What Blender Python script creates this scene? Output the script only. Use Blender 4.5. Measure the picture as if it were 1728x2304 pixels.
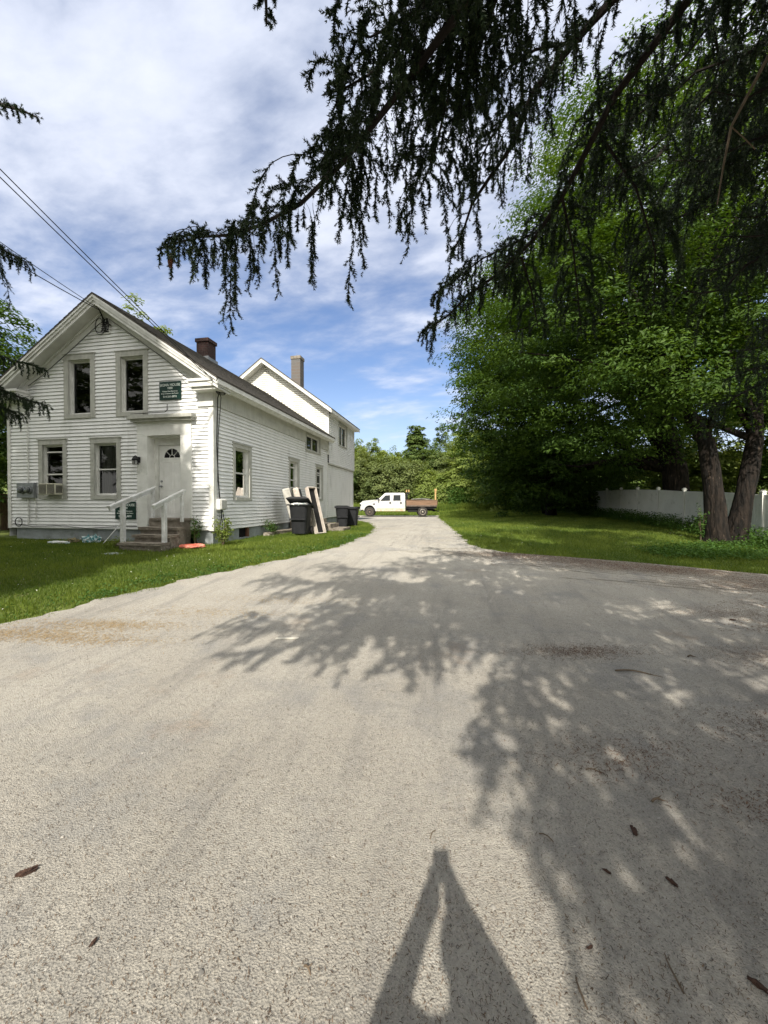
import bpy, bmesh, math, random
import numpy as np
from mathutils import Vector, Matrix, Quaternion
random.seed(7); RS = np.random.RandomState(11)
S = bpy.context.scene
for o in list(bpy.data.objects): bpy.data.objects.remove(o)
COL = S.collection
R = math.radians
YAW = R(10.73); cY, sY = math.cos(YAW), math.sin(YAW)
# ------------------------------------------------------------------ camera
cam = bpy.data.objects.new('camera', bpy.data.cameras.new('camera')); COL.objects.link(cam)
cam.location = (0, 0, 1.6)
cam.rotation_euler = (R(90 - 0.7), 0, YAW)
cam.data.sensor_fit = 'VERTICAL'; cam.data.sensor_height = 36; cam.data.lens = 865 / 2304 * 36
cam.data.shift_y = -10.4 / 2304
cam.data.clip_start = 0.02; cam.data.clip_end = 2000
S.camera = cam
# ------------------------------------------------------------------ sky and sun
W_ = bpy.data.worlds.new('World'); S.world = W_; W_.use_nodes = True
nt = W_.node_tree; nt.nodes.clear()
def N(t, **k):
    n = nt.nodes.new(t)
    for a, b in k.items(): setattr(n, a, b)
    return n
out = N('ShaderNodeOutputWorld'); bg = N('ShaderNodeBackground'); bg.inputs[1].default_value = 0.11
sky = N('ShaderNodeTexSky'); sky.sky_type = 'NISHITA'; sky.sun_disc = False
sky.sun_elevation = R(41.7); sky.sun_rotation = R(177.5); sky.air_density = 1.1; sky.dust_density = 0.9; sky.ozone_density = 2.2
tc = N('ShaderNodeTexCoord'); sep = N('ShaderNodeSeparateXYZ'); nt.links.new(tc.outputs['Generated'], sep.inputs[0])
def mth(op, a, b=None, c=None):
    n = N('ShaderNodeMath', operation=op)
    for i, v in enumerate((a, b, c)):
        if v is None: continue
        if isinstance(v, (int, float)): n.inputs[i].default_value = v
        else: nt.links.new(v, n.inputs[i])
    return n.outputs[0]
zz = mth('ADD', mth('MAXIMUM', sep.outputs[2], 0.0), 0.16)
cx = mth('DIVIDE', sep.outputs[0], zz); cy = mth('DIVIDE', sep.outputs[1], zz)
cmb = N('ShaderNodeCombineXYZ'); nt.links.new(cx, cmb.inputs[0]); nt.links.new(cy, cmb.inputs[1])
def noise(scale, detail, rough, dist=0.0, vec=None, off=(0, 0, 0), rot=0.0, sc=(1, 1, 1)):
    mp = N('ShaderNodeMapping'); mp.inputs['Location'].default_value = off; mp.inputs['Rotation'].default_value = (0, 0, rot); mp.inputs['Scale'].default_value = sc
    nt.links.new(vec or cmb.outputs[0], mp.inputs[0])
    n = N('ShaderNodeTexNoise'); n.inputs['Scale'].default_value = scale; n.inputs['Detail'].default_value = detail
    n.inputs['Roughness'].default_value = rough; n.inputs['Distortion'].default_value = dist
    nt.links.new(mp.outputs[0], n.inputs['Vector']); return n.outputs[0]
def ramp(v, a, b):
    n = N('ShaderNodeMapRange'); n.inputs['From Min'].default_value = a; n.inputs['From Max'].default_value = b
    n.interpolation_type = 'SMOOTHSTEP'; nt.links.new(v, n.inputs['Value']); return n.outputs[0]
big = noise(0.55, 3, 0.5, 0.1, off=(3.1, 1.7, 0), rot=0.5)
wis = noise(2.1, 9, 0.58, 0.15, off=(0.4, 5.2, 0), rot=0.5, sc=(1.0, 1.6, 1))
pat = noise(5.5, 6, 0.55, 0.2, off=(1.4, 0.2, 0), rot=0.9, sc=(1.0, 1.9, 1))
up = ramp(sep.outputs[2], 0.20, 0.62)            # cloud deck thick overhead, thin towards the horizon
dens = mth('ADD', mth('ADD', mth('MULTIPLY', wis, 0.62), mth('MULTIPLY', big, 0.55)), mth('MULTIPLY', up, 0.26))
mask = ramp(mth('ADD', dens, mth('MULTIPLY', pat, 0.20)), 0.60, 0.96)
bright = ramp(mth('ADD', mth('ADD', mth('MULTIPLY', big, 0.40), mth('MULTIPLY', wis, 0.40)), mth('MULTIPLY', pat, 0.25)), 0.36, 0.66)
ccol = N('ShaderNodeMixRGB'); ccol.inputs[1].default_value = (3.9, 4.4, 5.6, 1); ccol.inputs[2].default_value = (6.7, 7.0, 7.9, 1)
nt.links.new(bright, ccol.inputs[0])
mix = N('ShaderNodeMixRGB'); tint = N('ShaderNodeMixRGB', blend_type='MULTIPLY'); tint.inputs[0].default_value = 1; tint.inputs[2].default_value = (1.0, 1.02, 1.16, 1); nt.links.new(sky.outputs[0], tint.inputs[1]); nt.links.new(tint.outputs[0], mix.inputs[1]); nt.links.new(ccol.outputs[0], mix.inputs[2])
nt.links.new(mth('MULTIPLY', mask, 0.93), mix.inputs[0])
hz = N('ShaderNodeMixRGB'); nt.links.new(mth('MULTIPLY', ramp(sep.outputs[2], .34, .0), .55), hz.inputs[0]); nt.links.new(mix.outputs[0], hz.inputs[1]); hz.inputs[2].default_value = (5.2, 6.0, 7.4, 1); mix = hz
# out-of-view sky glow around the sun behind the camera, added to lift the shade
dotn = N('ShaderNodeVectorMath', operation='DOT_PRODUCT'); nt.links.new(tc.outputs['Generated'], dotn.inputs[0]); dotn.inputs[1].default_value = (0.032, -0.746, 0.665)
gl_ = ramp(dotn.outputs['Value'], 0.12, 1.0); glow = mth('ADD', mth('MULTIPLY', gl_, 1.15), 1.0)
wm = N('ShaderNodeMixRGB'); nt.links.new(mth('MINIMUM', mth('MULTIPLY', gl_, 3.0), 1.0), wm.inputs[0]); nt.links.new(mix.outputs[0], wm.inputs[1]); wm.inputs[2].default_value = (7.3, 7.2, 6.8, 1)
fill_glow = N('ShaderNodeVectorMath', operation='SCALE'); nt.links.new(wm.outputs[0], fill_glow.inputs[0]); nt.links.new(glow, fill_glow.inputs['Scale'])
nt.links.new(fill_glow.outputs[0], bg.inputs[0]); nt.links.new(bg.outputs[0], out.inputs[0])
sd = bpy.data.lights.new('sun', 'SUN'); sun = bpy.data.objects.new('sun', sd); COL.objects.link(sun)
sd.energy = 4.8; sd.angle = R(0.6); sd.color = (1.0, 0.93, 0.82)
el = R(41.7); az = R(8.3)
tl, td = math.sin(az), math.cos(az)
trav = Vector(((cY * tl - sY * td) * math.cos(el), (sY * tl + cY * td) * math.cos(el), -math.sin(el)))
sun.rotation_euler = trav.to_track_quat('-Z', 'Y').to_euler()
S.view_settings.view_transform = 'Standard'; S.view_settings.look = 'None'; S.view_settings.exposure = 0.46
S.render.engine = 'CYCLES'; S.cycles.max_bounces = 6; S.cycles.transparent_max_bounces = 12
# ------------------------------------------------------------------ frames: P(l, d, z) = l to the right of the view line, d ahead of the camera
def P(l, d, z): return Vector((cY * l - sY * d, sY * l + cY * d, z))
def PN(a):
    o = np.empty_like(a); o[:, 0] = cY * a[:, 0] - sY * a[:, 1]; o[:, 1] = sY * a[:, 0] + cY * a[:, 1]; o[:, 2] = a[:, 2]; return o
def sm(t, a, b):
    t = np.clip((np.asarray(t, float) - a) / (b - a), 0, 1); return t * t * (3 - 2 * t)
def g(l, d):
    l = np.asarray(l, float); d = np.asarray(d, float)
    t = d - .35 * l
    z = .52 * sm(t, 3, 13.5) + .05 * sm(t, 13, 20) - .19 * sm(t, 19, 32) * (1 - sm(l, 6, 14)) + np.maximum(0, d - 36) * .032 * (1 - sm(d, 60, 110))
    z = z - .018 * np.maximum(0, l - 3) * (1 - sm(d, 15, 28)) * (1 - sm(l, 20, 60))
    z = z + sm(d, 75, 240) * (19 + 3.0 * np.sin(l * .011 + .4) + 1.6 * np.sin(l * .037 + 1)) + sm(d, 240, 420) * 4
    return z
def G(l, d): return float(g(l, d))
def toL(x, y): return cY * x + sY * y, -sY * x + cY * y
# ------------------------------------------------------------------ materials
def M(name, c1, rough=.85, c2=None, scale=4, detail=5, lo=.35, hi=.65, bump=0, bscale=60, bdist=.01, metal=0, spec=.3, stretch=(1, 1, 1), c3=None, s3=1.5, lo3=.55, hi3=.7):
    m = bpy.data.materials.new(name); m.use_nodes = True; t = m.node_tree; b = t.nodes['Principled BSDF']
    b.inputs['Roughness'].default_value = rough; b.inputs['Metallic'].default_value = metal
    b.inputs['Specular IOR Level'].default_value = spec; b.inputs['Base Color'].default_value = (*c1, 1)
    tcn = t.nodes.new('ShaderNodeTexCoord'); mp = t.nodes.new('ShaderNodeMapping'); mp.inputs['Scale'].default_value = stretch
    t.links.new(tcn.outputs['Object'], mp.inputs[0])
    def nz(s, d):
        n = t.nodes.new('ShaderNodeTexNoise'); n.inputs['Scale'].default_value = s; n.inputs['Detail'].default_value = d; n.inputs['Roughness'].default_value = .6
        t.links.new(mp.outputs[0], n.inputs['Vector']); return n.outputs[0]
    def mr(v, a, c):
        n = t.nodes.new('ShaderNodeMapRange'); n.inputs['From Min'].default_value = a; n.inputs['From Max'].default_value = c; t.links.new(v, n.inputs['Value']); return n.outputs[0]
    cur = None
    if c2:
        x = t.nodes.new('ShaderNodeMixRGB'); x.inputs[1].default_value = (*c1, 1); x.inputs[2].default_value = (*c2, 1)
        t.links.new(mr(nz(scale, detail), lo, hi), x.inputs[0]); cur = x.outputs[0]
    if c3:
        x = t.nodes.new('ShaderNodeMixRGB'); x.inputs[2].default_value = (*c3, 1)
        if cur: t.links.new(cur, x.inputs[1])
        else: x.inputs[1].default_value = (*c1, 1)
        t.links.new(mr(nz(s3, 6), lo3, hi3), x.inputs[0]); cur = x.outputs[0]
    if cur: t.links.new(cur, b.inputs['Base Color'])
    if bump:
        bn = t.nodes.new('ShaderNodeBump'); bn.inputs['Strength'].default_value = bump; bn.inputs['Distance'].default_value = bdist
        t.links.new(nz(bscale, 4), bn.inputs['Height']); t.links.new(bn.outputs[0], b.inputs['Normal'])
    return m
def leafmat(name, c1, c2, trans=.3, rough=.6):
    m = bpy.data.materials.new(name); m.use_nodes = True; t = m.node_tree; b = t.nodes['Principled BSDF']; o = t.nodes['Material Output']
    b.inputs['Roughness'].default_value = rough; b.inputs['Specular IOR Level'].default_value = .25
    at = t.nodes.new('ShaderNodeAttribute'); at.attribute_name = 'v'
    x = t.nodes.new('ShaderNodeMixRGB'); x.inputs[1].default_value = (*c1, 1); x.inputs[2].default_value = (*c2, 1)
    t.links.new(at.outputs['Fac'], x.inputs[0]); t.links.new(x.outputs[0], b.inputs['Base Color'])
    if trans:
        tr = t.nodes.new('ShaderNodeBsdfTranslucent'); hs = t.nodes.new('ShaderNodeMixRGB'); hs.blend_type = 'MULTIPLY'; hs.inputs[0].default_value = 1; hs.inputs[2].default_value = (1.6, 1.5, .5, 1)
        t.links.new(x.outputs[0], hs.inputs[1]); t.links.new(hs.outputs[0], tr.inputs[0])
        ms = t.nodes.new('ShaderNodeMixShader'); ms.inputs[0].default_value = trans
        t.links.new(b.outputs[0], ms.inputs[1]); t.links.new(tr.outputs[0], ms.inputs[2]); t.links.new(ms.outputs[0], o.inputs[0])
    return m
def glassmat(name):
    m = bpy.data.materials.new(name); m.use_nodes = True; t = m.node_tree; t.nodes.remove(t.nodes['Principled BSDF']); o = t.nodes['Material Output']
    tr = t.nodes.new('ShaderNodeBsdfTransparent'); tr.inputs[0].default_value = (.55, .58, .57, 1)
    gl = t.nodes.new('ShaderNodeBsdfGlossy'); gl.inputs['Roughness'].default_value = .02
    fr = t.nodes.new('ShaderNodeFresnel'); fr.inputs[0].default_value = 1.5
    ms = t.nodes.new('ShaderNodeMixShader'); t.links.new(fr.outputs[0], ms.inputs[0]); t.links.new(tr.outputs[0], ms.inputs[1]); t.links.new(gl.outputs[0], ms.inputs[2]); t.links.new(ms.outputs[0], o.inputs[0])
    return m
white = (.79, .795, .795)
m_siding = M('siding_paint', white, .6, (.68, .685, .68), 3, 6, .45, .8, bump=.15, bscale=30, stretch=(1, 1, .35), c3=(.36, .37, .34), s3=1.3, lo3=.60, hi3=.82)
m_cream = M('cream_siding', (.77, .76, .69), .6, (.69, .68, .62), 3, 5)
m_trim = M('trim_paint', (.70, .70, .67), .6, (.52, .52, .49), 5, 6, .4, .75, bump=.2, bscale=25)
m_trimold = M('weathered_trim', (.46, .46, .42), .8, (.34, .34, .31), 9, 6, .35, .7, bump=.3, bscale=40, stretch=(1, 1, .4))
m_soffit = M('soffit_paint', (.60, .60, .56), .7, (.45, .45, .42), 3, 5, .4, .8)
m_shingle = M('roof_shingles', (.055, .050, .045), .95, (.11, .10, .085), 7, 6, .35, .7, bump=.8, bscale=22, bdist=.02, c3=(.14, .13, .11), s3=25, lo3=.55, hi3=.75)
m_found = M('foundation_paint', (.30, .33, .34), .9, (.20, .22, .22), 3, 6, .35, .7, bump=.4, bscale=25, c3=(.10, .11, .08), s3=2.5, lo3=.55, hi3=.8)
m_conc = M('old_concrete', (.25, .22, .18), .95, (.14, .12, .095), 6, 8, .3, .7, bump=.7, bscale=30, bdist=.02, c3=(.34, .31, .27), s3=9, lo3=.55, hi3=.75)
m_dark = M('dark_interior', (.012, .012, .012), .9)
m_glass = glassmat('window_glass')
m_alu = M('aluminium_frame', (.50, .50, .47), .5, (.40, .40, .38), 8, 3)
m_curt = M('curtain_cloth', (.45, .44, .38), .9, (.30, .29, .25), 6, 3, stretch=(6, 6, .3))
m_black = M('black_plastic', (.013, .014, .016), .6, (.022, .023, .026), 5, 5, bump=.1, spec=.25)
m_wire = M('cable_rubber', (.008, .008, .009), .6)
m_green = M('sign_green', (.006, .035, .026), .45, (.004, .024, .018), 5, 3)
m_letter = M('sign_lettering', (.62, .68, .64), .6)
m_metal = M('grey_metal', (.27, .29, .30), .45, (.20, .21, .22), 6, 5, metal=.3)
m_red = M('faded_red_plastic', (.42, .085, .055), .5, (.50, .20, .14), 6, 5)
m_bark = M('bark', (.024, .018, .014), .95, (.007, .006, .005), 10, 8, .42, .58, bump=1.0, bscale=7, bdist=.16, stretch=(1, 1, .2), c3=(.085, .062, .046), s3=9, lo3=.61, hi3=.70)
m_sbark = M('spruce_bark', (.026, .021, .017), .95, (.014, .011, .010), 12, 6, bump=.6, bscale=30)
m_twig = M('dry_twig', (.16, .12, .085), .9, (.10, .075, .05), 20, 3)
m_vinyl = M('vinyl_fence', (.82, .82, .79), .6, (.70, .70, .66), 1.5, 6, .4, .8, c3=(.30, .31, .25), s3=2.2, lo3=.6, hi3=.85)
m_needle = leafmat('spruce_needles', (.010, .025, .011), (.034, .052, .018), .06, .55)
m_maple = leafmat('maple_leaves', (.024, .060, .009), (.088, .150, .020), .32)
m_leaf2 = leafmat('pale_leaves', (.105, .155, .030), (.220, .275, .070), .32)
m_leaf3 = leafmat('dark_leaves', (.055, .095, .022), (.120, .170, .042), .28)
m_leaf4 = leafmat('willow_leaves', (.090, .125, .040), (.170, .205, .070), .28)
m_grass = leafmat('grass_blades', (.062, .110, .014), (.195, .245, .042), .32)
m_weed = leafmat('weed_leaves', (.028, .080, .014), (.085, .160, .030), .28)
# ------------------------------------------------------------------ object helpers
def tag(o, label=None, cat=None, group=None, kind=None):
    if label: o['label'] = label
    if cat: o['category'] = cat
    if group: o['group'] = group
    if kind: o['kind'] = kind
    return o
def empty(name, loc, rz=0, **k):
    o = bpy.data.objects.new(name, None); COL.objects.link(o); o.location = loc; o.rotation_euler = (0, 0, rz); o.empty_display_size = .2
    return tag(o, **k)
def link(name, me, mat, parent=None, local=False):
    o = bpy.data.objects.new(name, me); COL.objects.link(o)
    if mat: me.materials.append(mat)
    if parent:
        o.parent = parent
        if not local:
            bpy.context.view_layer.update(); o.matrix_parent_inverse = parent.matrix_world.inverted()
    return o
class MB:
    def __init__(s): s.v = []; s.f = []
    def poly(s, pts):
        n = len(s.v); s.v += [tuple(p) for p in pts]; s.f.append(tuple(range(n, n + len(pts)))); return s
    def hexa(s, p):   # 8 points: bottom 4 then top 4
        n = len(s.v); s.v += [tuple(q) for q in p]
        for f in ((0, 3, 2, 1), (4, 5, 6, 7), (0, 1, 5, 4), (1, 2, 6, 5), (2, 3, 7, 6), (3, 0, 4, 7)): s.f.append(tuple(n + i for i in f))
        return s
    def box(s, x0, x1, y0, y1, z0, z1, T=None):
        p = [(x0, y0, z0), (x1, y0, z0), (x1, y1, z0), (x0, y1, z0), (x0, y0, z1), (x1, y0, z1), (x1, y1, z1), (x0, y1, z1)]
        return s.hexa([T(*q) for q in p] if T else p)
    def bar(s, a, b, w, h, up=(0, 0, 1)):
        a, b = Vector(a), Vector(b); d = (b - a).normalized(); u = Vector(up)
        if abs(d.dot(u)) > .98: u = Vector((0, 1, 0))
        r = d.cross(u).normalized(); u = r.cross(d).normalized()
        p = [q + r * sx * w / 2 + u * sy * h / 2 for q in (a, b) for sx, sy in ((-1, -1), (1, -1), (1, 1), (-1, 1))]
        return s.hexa(p)
    def tube(s, pts, rad, n=8, cap=True):
        pts = [Vector(p) for p in pts]
        if isinstance(rad, (int, float)): rad = [rad] * len(pts)
        rings = []; prev = None
        for i, p in enumerate(pts):
            d = (pts[min(i + 1, len(pts) - 1)] - pts[max(i - 1, 0)]).normalized()
            if prev is None:
                u = Vector((0, 0, 1)) if abs(d.z) < .9 else Vector((1, 0, 0)); u = (u - d * u.dot(d)).normalized()
            else: u = (prev - d * prev.dot(d)).normalized()
            prev = u; w = d.cross(u); k = len(s.v); rings.append(k)
            for j in range(n):
                a = 2 * math.pi * j / n; s.v.append(tuple(p + (u * math.cos(a) + w * math.sin(a)) * rad[i]))
        for i in range(len(pts) - 1):
            for j in range(n): s.f.append((rings[i] + j, rings[i] + (j + 1) % n, rings[i + 1] + (j + 1) % n, rings[i + 1] + j))
        if cap: s.f.append(tuple(rings[0] + j for j in range(n))[::-1]); s.f.append(tuple(rings[-1] + j for j in range(n)))
        return s
    def lathe(s, prof, center, axis='Z', n=20):
        c = Vector(center); base = len(s.v)
        for r, h in prof:
            for j in range(n):
                a = 2 * math.pi * j / n; x, y = r * math.cos(a), r * math.sin(a)
                s.v.append(tuple(c + (Vector((x, y, h)) if axis == 'Z' else Vector((x, h, y)) if axis == 'Y' else Vector((h, x, y)))))
        for i in range(len(prof) - 1):
            for j in range(n): s.f.append((base + i * n + j, base + i * n + (j + 1) % n, base + (i + 1) * n + (j + 1) % n, base + (i + 1) * n + j))
        s.f.append(tuple(base + j for j in range(n))); s.f.append(tuple(base + (len(prof) - 1) * n + j for j in range(n)))
        return s
    def prism(s, poly, y0, y1, T=None):    # poly in (x, z), extruded along y
        n = len(poly); k = len(s.v)
        for y in (y0, y1):
            for x, z in poly: s.v.append(tuple(T(x, y, z) if T else (x, y, z)))
        s.f.append(tuple(range(k, k + n))); s.f.append(tuple(range(k + 2 * n - 1, k + n - 1, -1)))
        for i in range(n): s.f.append((k + i, k + n + i, k + n + (i + 1) % n, k + (i + 1) % n))
        return s
    def build(s, name, mat, parent=None, smooth=False, bevel=0, local=False):
        me = bpy.data.meshes.new(name); me.from_pydata(s.v, [], s.f); me.update()
        bm = bmesh.new(); bm.from_mesh(me); bmesh.ops.recalc_face_normals(bm, faces=bm.faces); bm.to_mesh(me); bm.free()
        if smooth:
            me.polygons.foreach_set('use_smooth', [True] * len(me.polygons)); me.update()
        o = link(name, me, mat, parent, local)
        if bevel:
            b = o.modifiers.new('bevel', 'BEVEL'); b.width = bevel; b.segments = 2; b.limit_method = 'ANGLE'
        return o
def npmesh(name, v, k, mat, parent=None, vals=None, faces=None):
    """v: (n*k, 3) vertices, consecutive k per face"""
    me = bpy.data.meshes.new(name); nv = len(v)
    if faces is None: faces = np.arange(nv).reshape(-1, k)
    nf = len(faces)
    me.vertices.add(nv); me.vertices.foreach_set('co', np.ascontiguousarray(v, dtype=np.float32).ravel())
    me.loops.add(nf * k); me.loops.foreach_set('vertex_index', np.ascontiguousarray(faces, dtype=np.int32).ravel())
    me.polygons.add(nf); me.polygons.foreach_set('loop_start', np.arange(0, nf * k, k, dtype=np.int32))
    me.update(calc_edges=True)
    if vals is not None:
        a = me.attributes.new('v', 'FLOAT', 'FACE'); a.data.foreach_set('value', np.asarray(vals, dtype=np.float32))
    return link(name, me, mat, parent)
def unit(a): return a / np.maximum(np.linalg.norm(a, axis=1, keepdims=True), 1e-9)
# ------------------------------------------------------------------ the drive and the ground
def terrain_mesh(name, ls, ds, mat, dz=0):
    LL, DD = np.meshgrid(ls, ds); Z = g(LL, DD) + dz
    v = PN(np.stack([LL.ravel(), DD.ravel(), Z.ravel()], 1)); w = len(ls)
    i = np.arange(len(v)).reshape(len(ds), w); f = np.stack([i[:-1, :-1].ravel(), i[:-1, 1:].ravel(), i[1:, 1:].ravel(), i[1:, :-1].ravel()], 1)
    return npmesh(name, v, 4, mat, faces=f)
m_lawn = M('lawn_soil', (.070, .100, .018), .95, (.115, .145, .030), .8, 6, .35, .65, bump=.6, bscale=30, bdist=.03, c3=(.120, .110, .050), s3=2.2, lo3=.58, hi3=.75)
ls = np.unique(np.concatenate([np.arange(-400, -40, 20), np.arange(-40, -16, 3), np.arange(-16, 26, .5), np.arange(26, 60, 3), np.arange(60, 401, 20)]))
ds = np.unique(np.concatenate([np.arange(-60, -6, 6), np.arange(-6, 40, .5), np.arange(40, 80, 2), np.arange(80, 431, 8)]))
tag(terrain_mesh('ground', ls, ds, m_lawn, -.03), kind='structure')
LB = [(-6, -14), (0, -11), (2.5, -8.5), (4.64, -4.65), (5.12, -4.33), (5.76, -4.03), (6.7, -3.48), (7.64, -2.85), (8.75, -2.0), (10.33, -1.11), (13, -.46), (16.35, -.34), (19.5, -.69), (23.4, -1.68), (24.6, -4.5), (25, -12), (36.2, -12)]
RB = [(-6, 24), (6.5, 24), (7.6, 14), (8.62, 8.7), (9.36, 6.44), (9.76, 4.4), (9.95, 3.2), (10.5, 2.55), (11.2, 2.4), (14, 2.6), (19.7, 3.1), (28, 4.0), (34, 4.8), (36.2, 5.2)]
def lb(d): return np.interp(d, [p[0] for p in LB], [p[1] for p in LB])
def rb(d): return np.interp(d, [p[0] for p in RB], [p[1] for p in RB])
def wob(d, s): return .05 * np.sin(d * 5.1 + s) + .035 * np.sin(d * 11.7 + 2 * s) + .03 * np.sin(d * 23 + s)
dd = np.unique(np.concatenate([np.arange(-6, 4, .25), np.arange(4, 14, .06), np.arange(14, 36.25, .2)])); U = np.linspace(0, 1, 90)
DD, UU = np.meshgrid(dd, U, indexing='ij'); L0 = lb(DD) + wob(DD, 1) - .05; R0 = rb(DD) + wob(DD, 4) + .06
DDw = DD + .05 * np.sin(UU * 160) * (UU > .3)
LLd = L0 + (R0 - L0) * UU; Zd = g(LLd, DD) + .004
v = PN(np.stack([LLd.ravel(), DDw.ravel(), Zd.ravel()], 1)); i = np.arange(len(v)).reshape(DD.shape)
f = np.stack([i[:-1, :-1].ravel(), i[:-1, 1:].ravel(), i[1:, 1:].ravel(), i[1:, :-1].ravel()], 1)
def gravelmat():
    m = bpy.data.materials.new('packed_gravel'); m.use_nodes = True; t = m.node_tree; b = t.nodes['Principled BSDF']; b.inputs['Roughness'].default_value = .95; b.inputs['Specular IOR Level'].default_value = .15
    tcn = t.nodes.new('ShaderNodeTexCoord')
    def nz(s, d, r=.6, loc=(0, 0, 0), kind='ShaderNodeTexNoise'):
        mp = t.nodes.new('ShaderNodeMapping'); mp.inputs['Location'].default_value = loc; t.links.new(tcn.outputs['Object'], mp.inputs[0])
        n = t.nodes.new(kind); n.inputs['Scale'].default_value = s
        if kind == 'ShaderNodeTexNoise': n.inputs['Detail'].default_value = d; n.inputs['Roughness'].default_value = r
        t.links.new(mp.outputs[0], n.inputs['Vector']); return n
    def mr(v, a, c):
        n = t.nodes.new('ShaderNodeMapRange'); n.inputs['From Min'].default_value = a; n.inputs['From Max'].default_value = c; t.links.new(v, n.inputs['Value']); return n.outputs[0]
    def mx(a, c, fac, mode='MIX'):
        x = t.nodes.new('ShaderNodeMixRGB'); x.blend_type = mode
        for q, s in ((a, 1), (c, 2)):
            if isinstance(q, tuple): x.inputs[s].default_value = (*q, 1)
            else: t.links.new(q, x.inputs[s])
        if isinstance(fac, float): x.inputs[0].default_value = fac
        else: t.links.new(fac, x.inputs[0])
        return x.outputs[0]
    c = mx((.365, .335, .280), (.430, .400, .340), mr(nz(.7, 6).outputs[0], .35, .65))
    st = nz(1.0, 7, .7, (2, 2, 0)); st.inputs['Vector'].links[0].from_node.inputs['Scale'].default_value = (2.6, .35, 1); c = mx(c, (.215, .205, .190), mr(st.outputs[0], .50, .80))   # worn wheel lines
    c = mx(c, (.46, .44, .39), mr(nz(7, 6, .7, (1, 8, 0)).outputs[0], .60, .82))
    c = mx(c, (.28, .275, .26), mr(nz(1.1, 7, .65, (5, 2, 0)).outputs[0], .52, .72))           # bare bluish stone patches
    c = mx(c, (.30, .22, .15), mr(nz(.8, 8, .7, (9, 4, 0)).outputs[0], .60, .78))               # rusty litter stains
    c = mx(c, (.250, .235, .210), mr(nz(24, 8, .78, (4, 4, 0)).outputs[0], .47, .80)); c = mx(c, (.47, .45, .40), mr(nz(30, 6, .75, (6, 1, 0)).outputs[0], .58, .82))
    vo = nz(120, 0, kind='ShaderNodeTexVoronoi'); c = mx(c, (.12, .11, .10), mr(nz(130, 3, .7, (3, 1, 0)).outputs[0], .57, .68))
    c = mx(c, (.52, .50, .45), mr(nz(120, 2, .5, (7, 7, 0)).outputs[0], .70, .78))
    cv = t.nodes.new('ShaderNodeMixRGB'); cv.blend_type = 'OVERLAY'; cv.inputs[0].default_value = .13; t.links.new(c, cv.inputs[1]); bw = t.nodes.new('ShaderNodeRGBToBW'); t.links.new(vo.outputs['Color'], bw.inputs[0]); t.links.new(bw.outputs[0], cv.inputs[2])
    hs = t.nodes.new('ShaderNodeHueSaturation'); hs.inputs['Saturation'].default_value = .85; t.links.new(cv.outputs[0], hs.inputs['Color'])
    t.links.new(hs.outputs[0], b.inputs['Base Color'])
    ad0 = t.nodes.new('ShaderNodeMath'); ad0.operation = 'MULTIPLY_ADD'; t.links.new(nz(22, 8, .8).outputs[0], ad0.inputs[0]); ad0.inputs[1].default_value = 2.2; t.links.new(nz(110, 6, .8).outputs[0], ad0.inputs[2])
    add = t.nodes.new('ShaderNodeMath'); add.operation = 'ADD'; t.links.new(ad0.outputs[0], add.inputs[0]); t.links.new(vo.outputs['Distance'], add.inputs[1])
    bn = t.nodes.new('ShaderNodeBump'); bn.inputs['Strength'].default_value = .75; bn.inputs['Distance'].default_value = .009
    t.links.new(add.outputs[0], bn.inputs['Height']); t.links.new(bn.outputs[0], b.inputs['Normal'])
    return m
tag(npmesh('driveway', v, 4, gravelmat(), faces=f), kind='structure')
m_asph = M('asphalt', (.075, .08, .088), .9, (.10, .105, .11), 3, 6, bump=.5, bscale=80)
mb = MB()
pl = [(-12, 25.6), (-2.9, 25.6), (-2.0, 26.4), (-.9, 30.2), (-3.4, 31.0), (-12, 31.2)]
ctr = (-6, 28.5)
for i_ in range(len(pl)):
    a, b = pl[i_], pl[(i_ + 1) % len(pl)]
    mb.poly([P(*q, G(*q) + .016) for q in (a, b, ctr)])
tag(mb.build('asphalt_pad', m_asph), kind='structure')
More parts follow.
